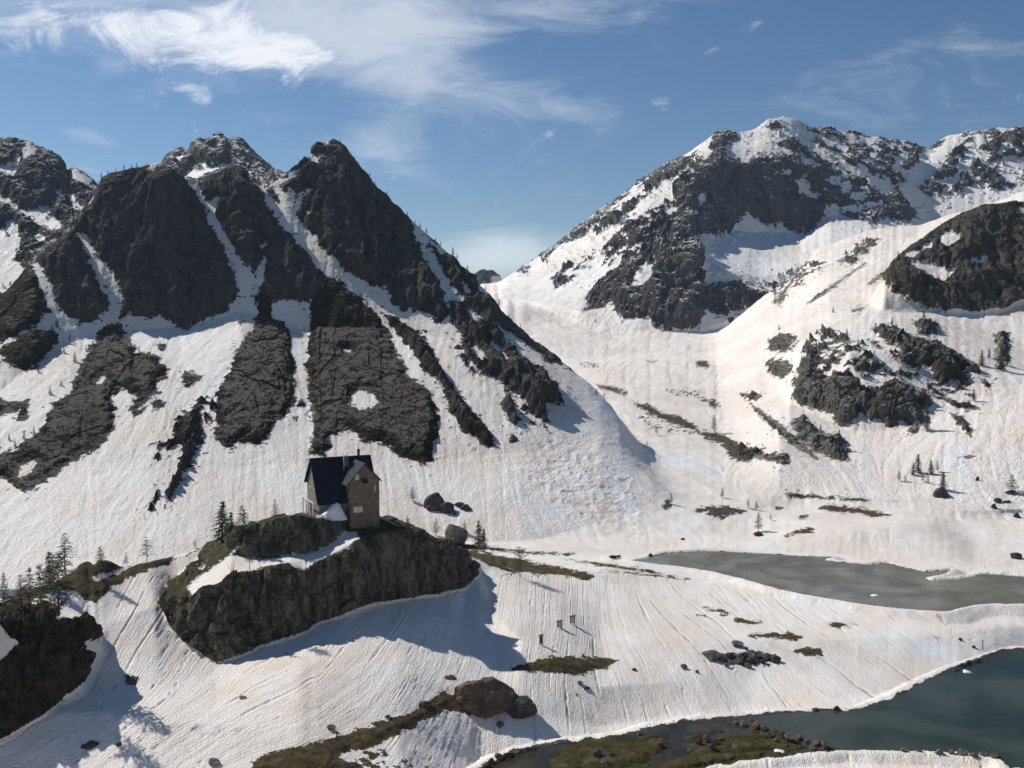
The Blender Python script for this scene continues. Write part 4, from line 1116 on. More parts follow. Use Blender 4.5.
def tree_parts(seed, kind):
    """unit-height conifer: returns (trunk builder, crown builder)"""
    r = random.Random(seed)
    tr, cr = MB(), MB()
    pts = [Vector((0, 0, -.04))]
    dx, dy = r.uniform(-.02, .02), r.uniform(-.02, .02)
    for k in range(1, 7):
        z = k / 6
        pts.append(Vector((dx * z + r.uniform(-.006, .006), dy * z + r.uniform(-.006, .006), z)))
    rad = {'larch': .016, 'spruce': .020, 'flat': .020, 'bushy': .018}[kind]
    for k in range(6):
        tr.tube(pts[k], pts[k + 1], rad * (1 - k / 6.4), rad * (1 - (k + 1) / 6.4), 6)
    nlev = {'larch': 19, 'spruce': 24, 'flat': 9, 'bushy': 14}[kind]
    start = {'larch': .20, 'spruce': .10, 'flat': .28, 'bushy': .35}[kind]
    wid = {'larch': .29, 'spruce': .27, 'flat': .42, 'bushy': .34}[kind]
    for L in range(nlev):
        u_ = (L + r.uniform(-.3, .3)) / nlev
        u_ = min(max(u_, 0), .985)
        z = start + (1 - start) * u_
        if kind == 'bushy': prof = math.sin(math.pi * min(.98, .25 + .75 * u_)) ** .7
        elif kind == 'flat': prof = (1 - u_) ** .45 * (.75 + .25 * r.random())
        else: prof = (1 - u_) ** .8 * (1.0 if u_ > .12 else .75) + .03
        kz = min(int(z * 6), 5); fz = z * 6 - kz
        c0 = pts[kz].lerp(pts[kz + 1], fz)
        nb = {'larch': 6, 'spruce': 7, 'flat': 7, 'bushy': 7}[kind]
        a0 = r.uniform(0, 6.28)
        for q in range(nb):
            if r.random() < (.18 if kind != 'spruce' else .16): continue
            a = a0 + q * 2 * math.pi / nb + r.uniform(-.35, .35)
            ln = wid * prof * r.uniform(.6, 1.18)
            if kind == 'flat' and r.random() < .15: ln *= 1.3
            up = {'larch': -.05, 'spruce': -.22, 'flat': .02, 'bushy': .45}[kind] + r.uniform(-.12, .12)
            d = Vector((math.cos(a), math.sin(a), up)); side = Vector((-math.sin(a), math.cos(a), 0))
            e = c0 + d * ln
            tr.tube(c0, e, .0045, .002, 3)
            nt_ = max(2, int(ln / .024))
            for s_ in range(nt_):
                f_ = (s_ + r.uniform(.3, 1)) / nt_
                if f_ < .18: continue
                if kind in ('larch', 'flat', 'bushy') and r.random() < .22: continue
                p = c0.lerp(e, f_) + Vector((r.uniform(-.008, .008), r.uniform(-.008, .008), r.uniform(-.012, .006)))
                w_ = (.038 if kind != 'spruce' else .040) * r.uniform(.6, 1.25) * (1.1 - .4 * f_)
                h_ = w_ * r.uniform(.35, .6)
                for z_ in range(2):
                    o1 = side * (w_ * r.choice((-1, 1))) + Vector((r.uniform(-1, 1), r.uniform(-1, 1), r.uniform(-.8, .3))) * w_ * .5
                    o2 = d * (w_ * .8) + Vector((r.uniform(-.4, .4), r.uniform(-.4, .4), -r.uniform(.2, 1.2))) * h_
                    cr.poly([p, p + o1 * .55 + o2 * .1, p + o1 + o2, p + o2 * .7])
    return tr, cr
TREE = {}
for kind, n_, mt in (('larch', 5, M_LARCH), ('spruce', 4, M_NEEDLE), ('flat', 1, M_NEEDLE), ('bushy', 2, M_LARCH)):
    for k in range(n_):
        t_, c_ = tree_parts(100 + k * 7 + len(kind), kind)
        TREE[(kind, k)] = (t_.mesh('trunk', M_BARK), pymesh('crown', c_.v, c_.f, mt))
def far_tree_mesh(seed):
    t_, c_ = tree_parts(seed, 'spruce')
    keep = [f for i, f in enumerate(c_.f) if i % 2 == 0]
    v = list(t_.v) + list(c_.v); k = len(t_.v)
    f = list(t_.f) + [tuple(q + k for q in x) for x in keep]
    me = pymesh('pine_tree', v, f, [M_BARK, M_FARNEEDLE])
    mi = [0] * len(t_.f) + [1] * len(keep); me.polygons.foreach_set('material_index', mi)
    return me
FAR = [far_tree_mesh(s_) for s_ in (501, 502, 503, 504)]
tcount = 0
def tree(kind, px, py, hpx, label, group=None, wide=1.0, name=None, sink=.0):
    global tcount
    p, D = ground_at(px, py)
    h = hpx * D / F
    ks = [k for k in TREE if k[0] == kind]
    tm, cm = TREE[ks[tcount % len(ks)]]; tcount += 1
    o = empty(name or ('larch_tree' if kind in ('larch', 'bushy') else 'pine_tree'), p - Vector((0, 0, sink)), label, 'tree', group, rz=tcount * 2.4)
    o.scale = (h * wide, h * wide, h)
    obj('trunk', tm, o); obj('crown', cm, o)
    return o
def far_tree(p, D, hpx, label, group, k):
    h = hpx * .8 * D / F
    o = obj('pine_tree', FAR[k % 4], None, p, label, 'tree', group)
    o.scale = (h * 1.1, h * 1.1, h); o.rotation_euler.z = k * 1.7
    return o

ORD = ['leftmost', 'second', 'third', 'fourth', 'fifth', 'sixth', 'seventh', 'eighth', 'ninth', 'tenth', 'eleventh', 'twelfth', 'thirteenth', 'fourteenth', 'fifteenth', 'sixteenth',
       'seventeenth', 'eighteenth', 'nineteenth', 'twentieth', 'twenty-first', 'twenty-second', 'twenty-third', 'twenty-fourth', 'twenty-fifth', 'twenty-sixth']
def ordinal(i, n):
    if i == 0: return 'leftmost'
    if i == n - 1: return 'rightmost'
    return ORD[i] + ' from left'
gk = 'conifers on the left rock outcrop'
tree('larch', 4, 601, 30, 'sparse conifer cut by the left picture edge above the black outcrop', gk)
tree('larch', 21, 607, 34, 'low bushy larch left of the long-trunked conifers over the black outcrop', gk, 1.3)
tree('larch', 29, 603, 38, 'small green larch behind the long-trunked conifers on the left outcrop', gk, 1.2)
tree('larch', 41, 617, 57, 'left of the two long bare-trunked conifers on the black outcrop rim', gk)
tree('spruce', 49, 590, 40, 'bushy conifer between the two long-trunked ones, on the turf behind', gk, 1.1)
tree('larch', 59, 616, 66, 'right of the two long bare-trunked conifers on the black outcrop rim', gk, 1.1)
tree('larch', 65, 573, 42, 'tall layered conifer topping the cluster on the left turf mound', gk, 1.25)
tree('larch', 53, 583, 30, 'short green larch tucked beneath the tall layered conifer', gk, 1.2)
tree('larch', 101, 577, 33, 'lone pale larch in front of the rounded turf hump', gk)
tree('larch', 126, 566, 15, 'tiny larch between the turf hump and the flat-branched pine')
tree('flat', 147, 562, 27, 'lone dark pine with flat wide-spaced branches on the snow crest', None, .95)
gk = 'conifers behind the house outcrop'
tree('spruce', 222, 542, 43, 'tallest dense conifer in the trio left of the house', gk, 1.25)
tree('spruce', 231, 541, 30, 'shortest conifer in the middle of the trio left of the house', gk)
tree('larch', 243, 537, 34, 'slender right-hand conifer in the trio left of the house', gk, 1.3)
tree('larch', 275, 521, 23, 'lone small conifer just left of the stone house', gk)
tree('larch', 195, 548, 9, 'very small bush-like larch on the skyline left of the trio', gk)
tree('bushy', 250, 572, 27, 'young larch with bare stem on the snow ledge below the house', None, .9)
gk = 'small conifers right of the house'
tree('larch', 412.5, 501, 15, 'small conifer left of the black boulder on the snow slope', gk, 1.2)
tree('larch', 407.5, 529, 14, 'small conifer close to the right end of the house outcrop', gk, 1.3)
tree('larch', 436, 536, 19, 'small bare conifer between the house and the big upright rock', gk, 1.1)
tree('larch', 464.5, 534, 13, 'tiny conifer touching the right side of the big upright rock', gk, 1.2)
tree('spruce', 478.5, 547, 28, 'dense dark conifer right of the big upright rock', gk, 1.1)
tree('spruce', 484, 548, 20, 'shorter conifer leaning against the dense dark one', gk, 1.1)
tree('bushy', 520, 577, 31, 'yellow-green larch with bare trunk in front of the turf strip', None, .95)
gk = 'trees above the far lake'
for q in ((671,504,12,'tiny conifer beside black stones far above the left end of the far lake'),(722,498,11,'small thin conifer above the stony patch over the far lake'),
          (748,508,10,'small conifer left of the twin trees above the lone conifer'),(756.6,510,10,'small conifer right of the twin trees above the lone conifer'),
          (758.5,532,21,'lone bare conifer growing from a dark rock above the far lake'),(770.6,520,7,'tiny sapling right of the lone bare conifer on the snow')):
    tree('larch', q[0], q[1], q[2], q[3], gk, 1.1)
gk = 'trees on the moraine'
for q in ((714,432,18,'thin bare tree standing on the long stony moraine'),(656,435,9,'small conifer under the left part of the stony moraine'),
          (596.5,396,8,'tiny conifer below the stone streak near the mountain shadow'),(604,398,6,'tiniest conifer just right of the stone streak near the mountain shadow'),(647,446,6,'tiny bush below the middle of the stony moraine')):
    tree('larch', q[0], q[1], q[2], q[3], gk, 1.1)
gk = 'conifer group on the right snow slope'
L_ = sorted([(918,473,20),(899,481,11),(931,474,15),(937.5,472,12),(943,490,19),(923,482,9),(928,484,9),(905,482,8),(913,475,13)])
for i, q in enumerate(L_):
    tree('spruce' if q[2] > 12 else 'larch', *q, f'conifer in the loose group on the right snow slope, {ordinal(i, len(L_))}', gk, 1.1)
tree('larch', 1012, 492, 18, 'cone-shaped conifer near the right picture edge on the snow', None, 1.7)
gk = 'conifers among the rocks of the right hill'
L_ = sorted([(875.5,333,11),(892,325,8),(847,340,12),(858,346,8),(924,318,9),(833,313,6),(779,330,6),(839,441,12),(820.5,431,7),(974,401,13),(927,431,26),(922,405,14),(900,378,11),(982,366,17),(989,358,10),(862,378,12),(884,400,14)])
for i, q in enumerate(L_):
    tree('spruce', *q, f'small dark conifer among the rocks of the right hill, {ordinal(i, len(L_))}', gk, .9)
tree('spruce', 1001, 370, 28, 'tall black conifer under the brown crag near the right edge', None, .7)
tree('spruce', 1007, 366, 18, 'shorter black conifer right beside the tall one under the crag', None, 1.0)
tree('spruce', 898, 261, 10, 'single conifer on the snow at the crag left shoulder')
gk = 'conifers on the lower left mountain slope'
L_ = sorted([(57,328,13),(52,331,9),(75,362,13),(64,353,10),(50,394,10),(34,436,12),(24,439,10),(15,446,9),(61,386,8),(93,346,9),(86,351,8),(38,372,8),(27,345,8),(48,420,9),(9,440,9),(70,340,9),(3,287,7),(10,285,6),(139,352,8),(160,345,7)])
for i, q in enumerate(L_):
    p, D = ground_at(q[0], q[1]); far_tree(p, D, q[2], f'tiny conifer on the snowy left mountain slope, {ordinal(i, len(L_))}', gk, i)
gk = 'trees along the left mountain skyline'
L_ = [(103,6),(108,7),(113,5),(121,5),(128,7),(136,5),(141,6),(150,4)]
for i, q in enumerate(L_):
    p, D = skyline_at(q[0]); far_tree(p, D, q[1], f'tiny conifer on the crest of the broad dark buttress, {ordinal(i, len(L_))}', gk, i)
gk = 'trees along the pointed peak right ridge'
L_ = [(340,4),(352,4),(371,6),(376,5),(387,4),(407,5),(416,5),(421,7),(427,8),(435,5),(440,6),(452,11),(456,7),(466,6),(474,5),(485,6),(498,8),(508,5),(519,5),(533,4)]
for i, q in enumerate(L_):
    p, D = skyline_at(q[0]); far_tree(p, D, q[1], f'tiny conifer on the right ridge of the pointed peak, {ordinal(i, len(L_))}', gk, i)

# bare saplings on the snow ledge
M_TWIG = simple_mat('bare_twig_bark', (.10,.075,.06), (.17,.13,.10), 9, bump=0)
p, D = ground_at(233, 574)
r = random.Random(5); mb = MB()
for k in range(7):
    a = r.uniform(-.9, .5); e = Vector((a * 1.3, r.uniform(-.4, .4), r.uniform(1.6, 3.0))); mb.tube((k * .12 - .4, 0, -.3), e, .045, .012, 4)
    mb.tube(e * .55, e * .55 + Vector((r.uniform(-.5, .5), .1, .7)), .02, .008, 3)
obj('bare_shrub', mb.mesh('bare_shrub', M_TWIG), None, p, 'leafless brown shrub of thin stems on the snow ledge below the house', 'shrub')

# ------------------------------------------------------------------ boulders
M_BOULDER = simple_mat('grey_boulder', (.075,.07,.065), (.20,.185,.165), 1.1, bump=.06)
M_BROWN = simple_mat('rusty_boulder', (.075,.052,.036), (.165,.115,.075), .55, bump=.14, lo=.35, hi=.68)
M_BLACKR = simple_mat('black_boulder', (.035,.033,.034), (.085,.08,.078), .8, bump=.08)
def boulder_mesh(seed, sx, sy, sz, sub=3, cuts=11, rough=.06, mat=None, flat_top=None):
    bm = bmesh.new(); bmesh.ops.create_icosphere(bm, subdivisions=sub, radius=1.0)
    r = random.Random(seed)
    planes = []
    for _ in range(cuts):
        n = Vector((r.gauss(0, 1), r.gauss(0, 1), r.gauss(0, .8))).normalized(); planes.append((n, r.uniform(.50, .82)))
    if flat_top: planes.append((Vector(flat_top[0]).normalized(), flat_top[1]))
    V = np.array([v.co[:] for v in bm.verts])
    for n, d in planes:
        n = np.array(n[:]); e = V @ n - d; V = V - np.clip(e, 0, None)[:, None] * n
    nn = V / (np.linalg.norm(V, axis=1)[:, None] + 1e-9)
    q = V * 2.3 + seed * 3.1
    V = V + nn * (rough * (fbm(q[:, 0], q[:, 1], q[:, 2], 4, seed, .6) + .6 * fbm(q[:, 0] * 2, q[:, 1] * 2, q[:, 2] * 2, 3, seed + 9, .6, True)))[:, None]
    mx_ = V.max(0); mn_ = V.min(0)
    V = (V - (mx_ + mn_) / 2) / (mx_ - mn_) * 2 * np.array([sx, sy, sz])
    for v, c in zip(bm.verts, V): v.co = c
    me = bpy.data.meshes.new('boulder'); bm.to_mesh(me); bm.free(); me.materials.append(mat or M_BOULDER)
    return me
bc = 0
BASE = [boulder_mesh(40 + k, 1, 1, 1, 3, mat=mt) for k, mt in enumerate((M_BOULDER,) * 5 + (M_BLACKR,) * 4 + (M_BROWN,) * 3)]
def boulder(px, py, w_, h_, label, group=None, tone='grey', cat='boulder', depth=.8):
    """py is the foot of the rock, w_ and h_ its width and height in picture points"""
    global bc
    p, D = ground_at(px, py)
    ks = {'grey': range(0, 5), 'black': range(5, 9), 'brown': range(9, 12)}[tone]
    me = BASE[list(ks)[bc % len(ks)]]; bc += 1
    sx = w_ * D / F / 2; sz = h_ * D / F / 2
    o = obj('boulder', me, None, p + Vector((0, sx * depth * .6, sz * .55)), label, cat, group)
    o.scale = (sx * 1.05, sx * depth, sz * 1.35); o.rotation_euler.z = bc * 0.9 % .7 - .35
    return o
# the big rusty block in the foreground
p, D = ground_at(484, 717); k_m = D / F
me = boulder_mesh(79, 35 * k_m, 26 * k_m, 19.5 * k_m, 5, cuts=16, rough=.13, mat=M_BROWN, flat_top=((-.25, .15, 1), .60))
o = obj('boulder', me, None, p + Vector((.2 * k_m, 20 * k_m, 14.5 * k_m)), 'huge rusty block of rock at the head of the turf strip in the foreground', 'boulder')
me = boulder_mesh(81, 19 * k_m, 14 * k_m, 12 * k_m, 4, cuts=12, rough=.12, mat=M_BLACKR)
obj('boulder', me, None, p + Vector((36 * k_m, 14 * k_m, 5 * k_m)), 'dark jagged rock leaning on the right side of the huge rusty block', 'boulder')
boulder(500, 728, 8, 7, 'small dark stone on the snow in the huge block shadow', tone='black')
boulder(436, 509, 25, 17, 'black boulder on the snow slope right of the house, largest of its cluster', tone='black')
boulder(447, 513, 15, 11, 'black boulder at the right foot of the largest black one', tone='black')
boulder(432, 511, 13, 7, 'low black boulder under the left side of the largest black one', tone='black')
boulder(459, 507, 10, 5, 'small black rock, left one of the pair right of the black cluster', tone='black')
boulder(466, 510, 12, 6, 'small black rock, right one of the pair right of the black cluster', tone='black')
boulder(454.5, 515, 4, 4, 'tiny black stone below the pair of small black rocks', tone='black')
p, D = ground_at(456, 547); k_m = D / F
me = boulder_mesh(97, 12 * k_m, 9 * k_m, 12 * k_m, 4, cuts=9, rough=.10, mat=M_BOULDER, flat_top=((.5, 0, 1), .5))
obj('boulder', me, None, p + Vector((0, 8 * k_m, 10.5 * k_m)), 'big upright rock with slanting top among small conifers right of the house', 'boulder')
boulder(388, 520, 20, 5, 'flat grey slab just right of the stone house wall', tone='grey', depth=.6)
gk = 'stones on the lakeside snow'
for q in ((684.6,669,7,5,'grey stone on the snow right of the brown turf oval'),(697,673,4,3,'tiny stone right of the grey stone on open snow'),(580.5,685,6,4,'upper grey stone of the three below the brown turf oval'),
          (586.6,690,7,4,'dark stone, largest of the three below the brown turf oval'),(576.7,695,3,2,'tiny stone, lowest of the three below the brown turf oval'),(635,671,6,3,'small dark stone close to the turf oval right tip'),
          (242,699,9,3,'flat stone on the snow below the house outcrop left part'),(331,730,9,5,'oval stone just above the foreground turf strip'),(387,718,6,3,'small stone on the snow edge above the turf strip middle'),
          (130.5,684,13,6,'dark stone on the snow right of the black outcrop'),(91,748,13,5,'dark double stone near the lower left corner'),(118,746,6,4,'small dark stone right of the double one at lower left'),
          (214,766,12,7,'grey stone at the bottom edge left of the turf strip'),(286,655,4,3,'tiny stone in the snow under the house outcrop'),(425,707,11,5,'dark rock sunk in the snow left of the huge block')):
    boulder(q[0], q[1], q[2], q[3], q[4], gk, 'black' if 'dark' in q[4] else 'grey')
gk = 'stones of the rock heap above the near lake'
hp = [(714,660,19,9),(723,662,8,6),(731,658,9,5),(738,663,8,6),(745,657,8,5),(751,664,9,6),(757,658,9,6),(763,664,8,5),(768,659,8,6),(776,663,11,7),(748,668,8,5),(727,667,6,4)]
for i, q in enumerate(sorted(hp)):
    boulder(*q, f'grey stone of the heap between turf oval and lake, {ordinal(i, len(hp))}', gk, 'black' if i % 2 else 'grey')
boulder(738, 647, 12, 6, 'small grey rock pile top just above the stone heap'); boulder(746, 650, 5, 3, 'pebble-like stone right above the stone heap')
gk = 'rocks along the stream bank'
L_ = [(745,727,9,6),(757,730,10,8),(766,731,7,5),(771,737,8,6),(782,738,10,6),(790,741,10,7),(799,742,10,7),(808,745,9,6),(817,747,10,6),(826,748,9,7),(736,725,7,4),(752,723,6,4),(776,742,6,4),(813,750,6,4)]
for i, q in enumerate(sorted(L_)):
    boulder(*q, f'rock of the curved row between meadow and near lake, {ordinal(i, len(L_))}', gk, 'brown' if i % 3 == 0 else 'grey')
gk = 'rocks at the meadow snow edge'
L_ = [(486,768,9,6),(492,764,8,6),(499,759,9,6),(508,758,10,6),(517,754,9,5),(528,752,8,5),(480,772,9,5)]
for i, q in enumerate(sorted(L_)):
    boulder(*q, f'rock under the snow edge at the meadow left end, {ordinal(i, len(L_))}', gk, 'brown' if i % 2 else 'black')
gk = 'rocks in the wet meadow'
L_ = [(598,757,9,7),(604,763,7,5),(612,756,6,4),(700,745,7,6),(708,742,9,8),(716,744,8,6),(712,749,7,5),(722,741,5,3),(735,748,6,4),(660,747,8,4),(690,752,5,3),(640,735,6,3)]
for i, q in enumerate(sorted(L_)):
    boulder(*q, f'rock standing in the wet meadow, {ordinal(i, len(L_))}', gk, 'grey' if i % 2 else 'black')
gk = 'rocks on the near lake front shore'
L_ = [(905,752,8,4),(920,752,6,4),(940,754,9,5),(952,754,7,4),(963,755,11,6),(975,757,8,4),(984,756,8,4),(996,758,10,6),(1006,758,9,5),(1016,757,9,6)]
for i, q in enumerate(sorted(L_)):
    boulder(*q, f'rock on the bottom right shore of the near lake, {ordinal(i, len(L_))}', gk, 'brown' if i % 2 else 'grey')
gk = 'dark rocks at the near lake upper shore'
L_ = [(957,674,8,6),(963,669,8,6),(970,667,9,7),(979,665,8,6),(838,711,8,5),(816,711,7,3),(905,694,7,3)]
for i, q in enumerate(sorted(L_)):
    boulder(*q, f'dark rock at the snowy upper shore of the near lake, {ordinal(i, len(L_))}', gk, 'black')
gk = 'stones round the far lake'
L_ = [(651,557,5,4),(613,558,8,3),(619,557,4,2),(943,497,17,10),(995,509,6,6),(999,503,8,5),(1008,503,9,3),(1012,494,12,4),(1018,518,7,6),(1018,559,12,6),(978,481,4,5),(758.5,536,9,5),(829,563,5,2),(683,540,4,2),(961,641,4,3),(974,648,4,3)]
for i, q in enumerate(sorted(L_)):
    boulder(*q, f'small dark stone on the snow round the far lake, {ordinal(i, len(L_))}', gk, 'black')

# ------------------------------------------------------------------ ice and snow floating on the water
M_SNOWP = simple_mat('packed_snow', (.78,.76,.76), (.82,.80,.80), 1.5, bump=.05, rough=.6)
def floe(px, py, w_, h_, zp, label):
    a = (px - 512) / F; bq = (384 - py) / F; k = zp / (bq * cp - sp)
    p = Vector((a * k, (cp + bq * sp) * k, zp)); s_ = k / F
    me = boulder_mesh(int(px), w_ * s_ / 2, w_ * s_ * .5, .35, 3, cuts=4, rough=.18, mat=M_SNOWP); me.name = 'ice_floe'
    obj('ice_floe', me, None, p, label, 'ice floe')
floe(875, 596, 8, 2, ZF, 'small white ice floe afloat in the far lake')
floe(780, 752, 11, 5, ZN, 'white snow lump at the edge of the wet meadow')
floe(967, 672, 9, 4, ZN, 'white snow chunk among dark rocks on the near lake shore')

# ------------------------------------------------------------------ notice frames and poles on the snow
M_WOOD = simple_mat('weathered_wood', (.060,.040,.030), (.13,.09,.065), 5, bump=.01)
M_BOARD = simple_mat('pale_notice_board', (.42,.39,.36), (.55,.52,.48), 4, bump=0)
def frame(px, py, hpx, wpx, label, board=True, rz=0.35):
    p, D = ground_at(px, py); h = hpx * D / F; w_ = wpx * D / F
    o = empty('notice_frame', p, label, 'notice frame', 'wooden notice frames on the snow', rz)
    for sx_ in (-1, 1):
        obj('post', MB().box(sx_ * w_ / 2 - .08, sx_ * w_ / 2 + .08, -.08, .08, -.5, h * .92).mesh('post', M_WOOD), o)
    obj('roof', MB().prism([(-w_ * .72, -.35, h * .80), (w_ * .72, -.35, h * .92), (w_ * .72, -.35, h), (-w_ * .72, -.35, h * .88)], (0, .7, 0)).mesh('roof', M_WOOD), o)
    obj('crossbar', MB().box(-w_ / 2 + .08, w_ / 2 - .08, -.06, .06, h * .12, h * .22).mesh('crossbar', M_WOOD), o)
    if board: obj('board', MB().box(-w_ / 2 + .1, w_ / 2 - .1, -.03, .03, h * .26, h * .76).mesh('board', M_BOARD), o)
    else: obj('board', MB().box(-w_ / 2 + .1, w_ / 2 - .1, -.03, .03, h * .24, h * .78).mesh('board', M_WOOD), o)
frame(541, 645, 11, 2.6, 'narrow dark wooden notice frame, lowest of the three on the snow', False, .5)
frame(559.5, 628, 8, 4.2, 'square wooden notice frame, middle of the three on the snow')
frame(572.5, 624, 9, 4.2, 'wooden notice frame with tilted roof, topmost of the three on snow')
for q in ((982.5,649,9,'thin dark trail pole standing on snow above the near lake'),(816.5,594.5,3,'short dark stake on the snow edge of the far lake'),(336.5,741,10,'thin pole planted in the turf strip at the bottom')):
    p, D = ground_at(q[0], q[1]); h = q[2] * D / F
    o = empty('trail_pole', p, q[3], 'pole', None)
    obj('shaft', MB().tube((0, 0, -.4), (.04, 0, h), .11, .08, 8).mesh('shaft', M_WOOD), o)
    obj('cap', MB().tube((.04, 0, h), (.04, 0, h + .1), .12, .05, 8).mesh('cap', M_WOOD), o)

# ------------------------------------------------------------------ the stone house
def stone_mat(name, a, c, mortar, scale):
    m, nt, bs, out = nt_new(name); b = NB(nt)
    tc_ = nt.nodes.new('ShaderNodeTexCoord').outputs['Object']
    v_ = nt.nodes.new('ShaderNodeTexVoronoi'); nt.links.new(b.scale(tc_, (1, 1, 1.9)), v_.inputs['Vector']); v_.inputs['Scale'].default_value = scale
    e_ = nt.nodes.new('ShaderNodeTexVoronoi'); e_.feature = 'DISTANCE_TO_EDGE'; nt.links.new(b.scale(tc_, (1, 1, 1.9)), e_.inputs['Vector']); e_.inputs['Scale'].default_value = scale
    cr_, cg_, cb_ = b.sep(v_.outputs['Color'])
    col = b.mix(cr_, a, c)
    col = b.mix(b.math('MULTIPLY', b.ramp(b.noise(tc_, .5, 5, .6), .4, .65), .5), col, (a[0] * .6, a[1] * .6, a[2] * .6))
    ed = b.ramp(e_.outputs['Distance'], .0, .09)
    col = b.mix(ed, mortar, col)
    b.link(col, bs.inputs['Base Color']); bs.inputs['Roughness'].default_value = .9
    b.link(b.bump(ed, .05, .8), bs.inputs['Normal'])
    return m
M_STONE = stone_mat('brown_stone_wall', (.125,.080,.052), (.26,.185,.13), (.13,.105,.085), 2.0)
M_GREYW = stone_mat('grey_stone_wall', (.17,.155,.135), (.30,.27,.23), (.20,.185,.165), 2.0)
def roof_mat(name, a, c, rough):
    m, nt, bs, out = nt_new(name); b = NB(nt)
    tc_ = nt.nodes.new('ShaderNodeTexCoord').outputs['Object']
    n = b.noise(tc_, .8, 5, .6)
    b.link(b.mix(b.ramp(n, .35, .7), a, c), bs.inputs['Base Color'])
    bs.inputs['Roughness'].default_value = rough; bs.inputs['Specular IOR Level'].default_value = .15
    return m
M_ROOF = roof_mat('dark_blue_sheet_roof', (.010,.013,.026), (.018,.022,.036), .5)
M_ROOF2 = roof_mat('blue_grey_sheet_roof', (.018,.026,.034), (.028,.038,.048), .8)
M_SHUT = simple_mat('pale_shutter_paint', (.50,.47,.42), (.62,.59,.53), 5, bump=0)
M_GLASS = simple_mat('dark_window_glass', (.02,.025,.035), (.03,.035,.05), 2, rough=.08, bump=0, spec=.6)
M_WHITE = simple_mat('white_painted_post', (.62,.61,.60), (.74,.73,.72), 4, bump=0)
M_IRON = simple_mat('grey_iron', (.06,.06,.065), (.10,.10,.10), 5, bump=0, rough=.6)
hz = empty('stone_house', (HO[0], HO[1], HBASE), 'tall narrow stone mountain house with steep dark roof on the rock outcrop', 'house', None, TH)
LH, RZ, FE, BE, FZ, BZ = 11.75, 10.25, -5.0, 4.4, 2.6, 5.5
T0, T1, TF, TB, TE, TR = 5.5, 11.5, -7.2, -.35, 6.5, 9.75
# walls of the long house (pentagon section), set a little inside the roof edges
sec = [(0.25, FE + .35, -3), (0.25, FE + .35, FZ + .35), (0.25, 0, RZ - .25), (0.25, BE - .3, BZ + .2), (0.25, BE - .3, -3)]
wl = obj('wall', MB().prism(sec, (T0, 0, 0)).prism([(T0 + .26, -2.5, -3), (T0 + .26, -2.5, 6.2), (T0 + .26, 0, RZ - .25), (T0 + .26, BE - .3, BZ + .2), (T0 + .26, BE - .3, -3)], (LH - T0 - .5, 0, 0)).mesh('wall', M_GREYW), hz)
tm_ = (T0 + T1) / 2
sect = [(T0 + .15, TF + .2, -4.5), (T1 - .15, TF + .2, -4.5), (T1 - .15, TF + .2, TE + .05), (tm_, TF + .2, TR - .18), (T0 + .15, TF + .2, TE + .05)]
tw = obj('tower_wall', MB().prism(sect, (0, 6.2, 0)).mesh('tower_wall', M_STONE), hz); tw['label'] = 'brown stone tower wall under the cross gable'
def slab(p0, p1, p2, p3, th):
    a_, b_, c_, d_ = map(Vector, (p0, p1, p2, p3)); n = (b_ - a_).cross(d_ - a_).normalized()
    if n.z < 0: n = -n
    return [a_, b_, c_, d_], n * th
rf = MB()
yk = -2.6; zk = RZ + (FZ - .45 - RZ) * (yk / (FE - .35))
P_, n_ = slab((-.25, FE - .35, FZ - .45), (T0 + .6, FE - .35, FZ - .45), (T0 + .6, yk, zk), (-.25, yk, zk), .16); rf.prism(P_, n_)
P_, n_ = slab((-.25, yk, zk), (LH + .15, yk, zk), (LH + .15, 0, RZ), (-.25, 0, RZ), .16); rf.prism(P_, n_)
P_, n_ = slab((-.25, 0, RZ), (LH + .15, 0, RZ), (LH + .15, BE + .3, BZ - .35), (-.25, BE + .3, BZ - .35), .16); rf.prism(P_, n_)
d_ = Vector((0, FE - .35, FZ - .45)) - Vector((0, 0, RZ)); nrm = Vector((0, d_.z, -d_.y)).normalized()
if nrm.z < 0: nrm = -nrm
for k in range(1, 12):
    x = -.25 + k * .52
    if x > T0 + .3: break
    a_ = Vector((x, 0, RZ)) + nrm * .13; e_ = a_ + d_
    rf.prism([a_, a_ + Vector((.04, 0, 0)), e_ + Vector((.04, 0, 0)), e_], nrm * .08)
roof = obj('roof', rf.mesh('roof', M_ROOF), hz)
obj('ridge_cap', MB().box(-.25, LH + .15, -.16, .16, RZ + .12, RZ + .24).mesh('ridge_cap', M_ROOF), roof)
tl = MB(); P_, n_ = slab((T0 - .7, TF - .3, TE - .75), (tm_, TF - .3, TR), (tm_, TB, TR), (T0 - .7, TB, TE - .75), .13); tl.prism(P_, n_)
t1_ = obj('tower_roof', tl.mesh('tower_roof', M_ROOF2), hz); t1_['label'] = 'blue-grey metal slope over the tower left side'
tl = MB(); P_, n_ = slab((tm_, TF - .25, TR), (T1 + .25, TF - .25, TE - .28), (T1 + .25, TB, TE - .28), (tm_, TB, TR), .13); tl.prism(P_, n_)
t2_ = obj('tower_roof', tl.mesh('tower_roof', M_ROOF), hz); t2_['label'] = 'dark metal slope over the tower right side'
P_, n_ = slab((tm_ - .7, TF - .3, 6.1), (tm_ + .5, TF - .3, 6.1), (tm_ + .5, TF + .22, 6.9), (tm_ - .7, TF + .22, 6.9), .08)
obj('canopy', MB().prism(P_, n_).mesh('canopy', M_ROOF2), hz)
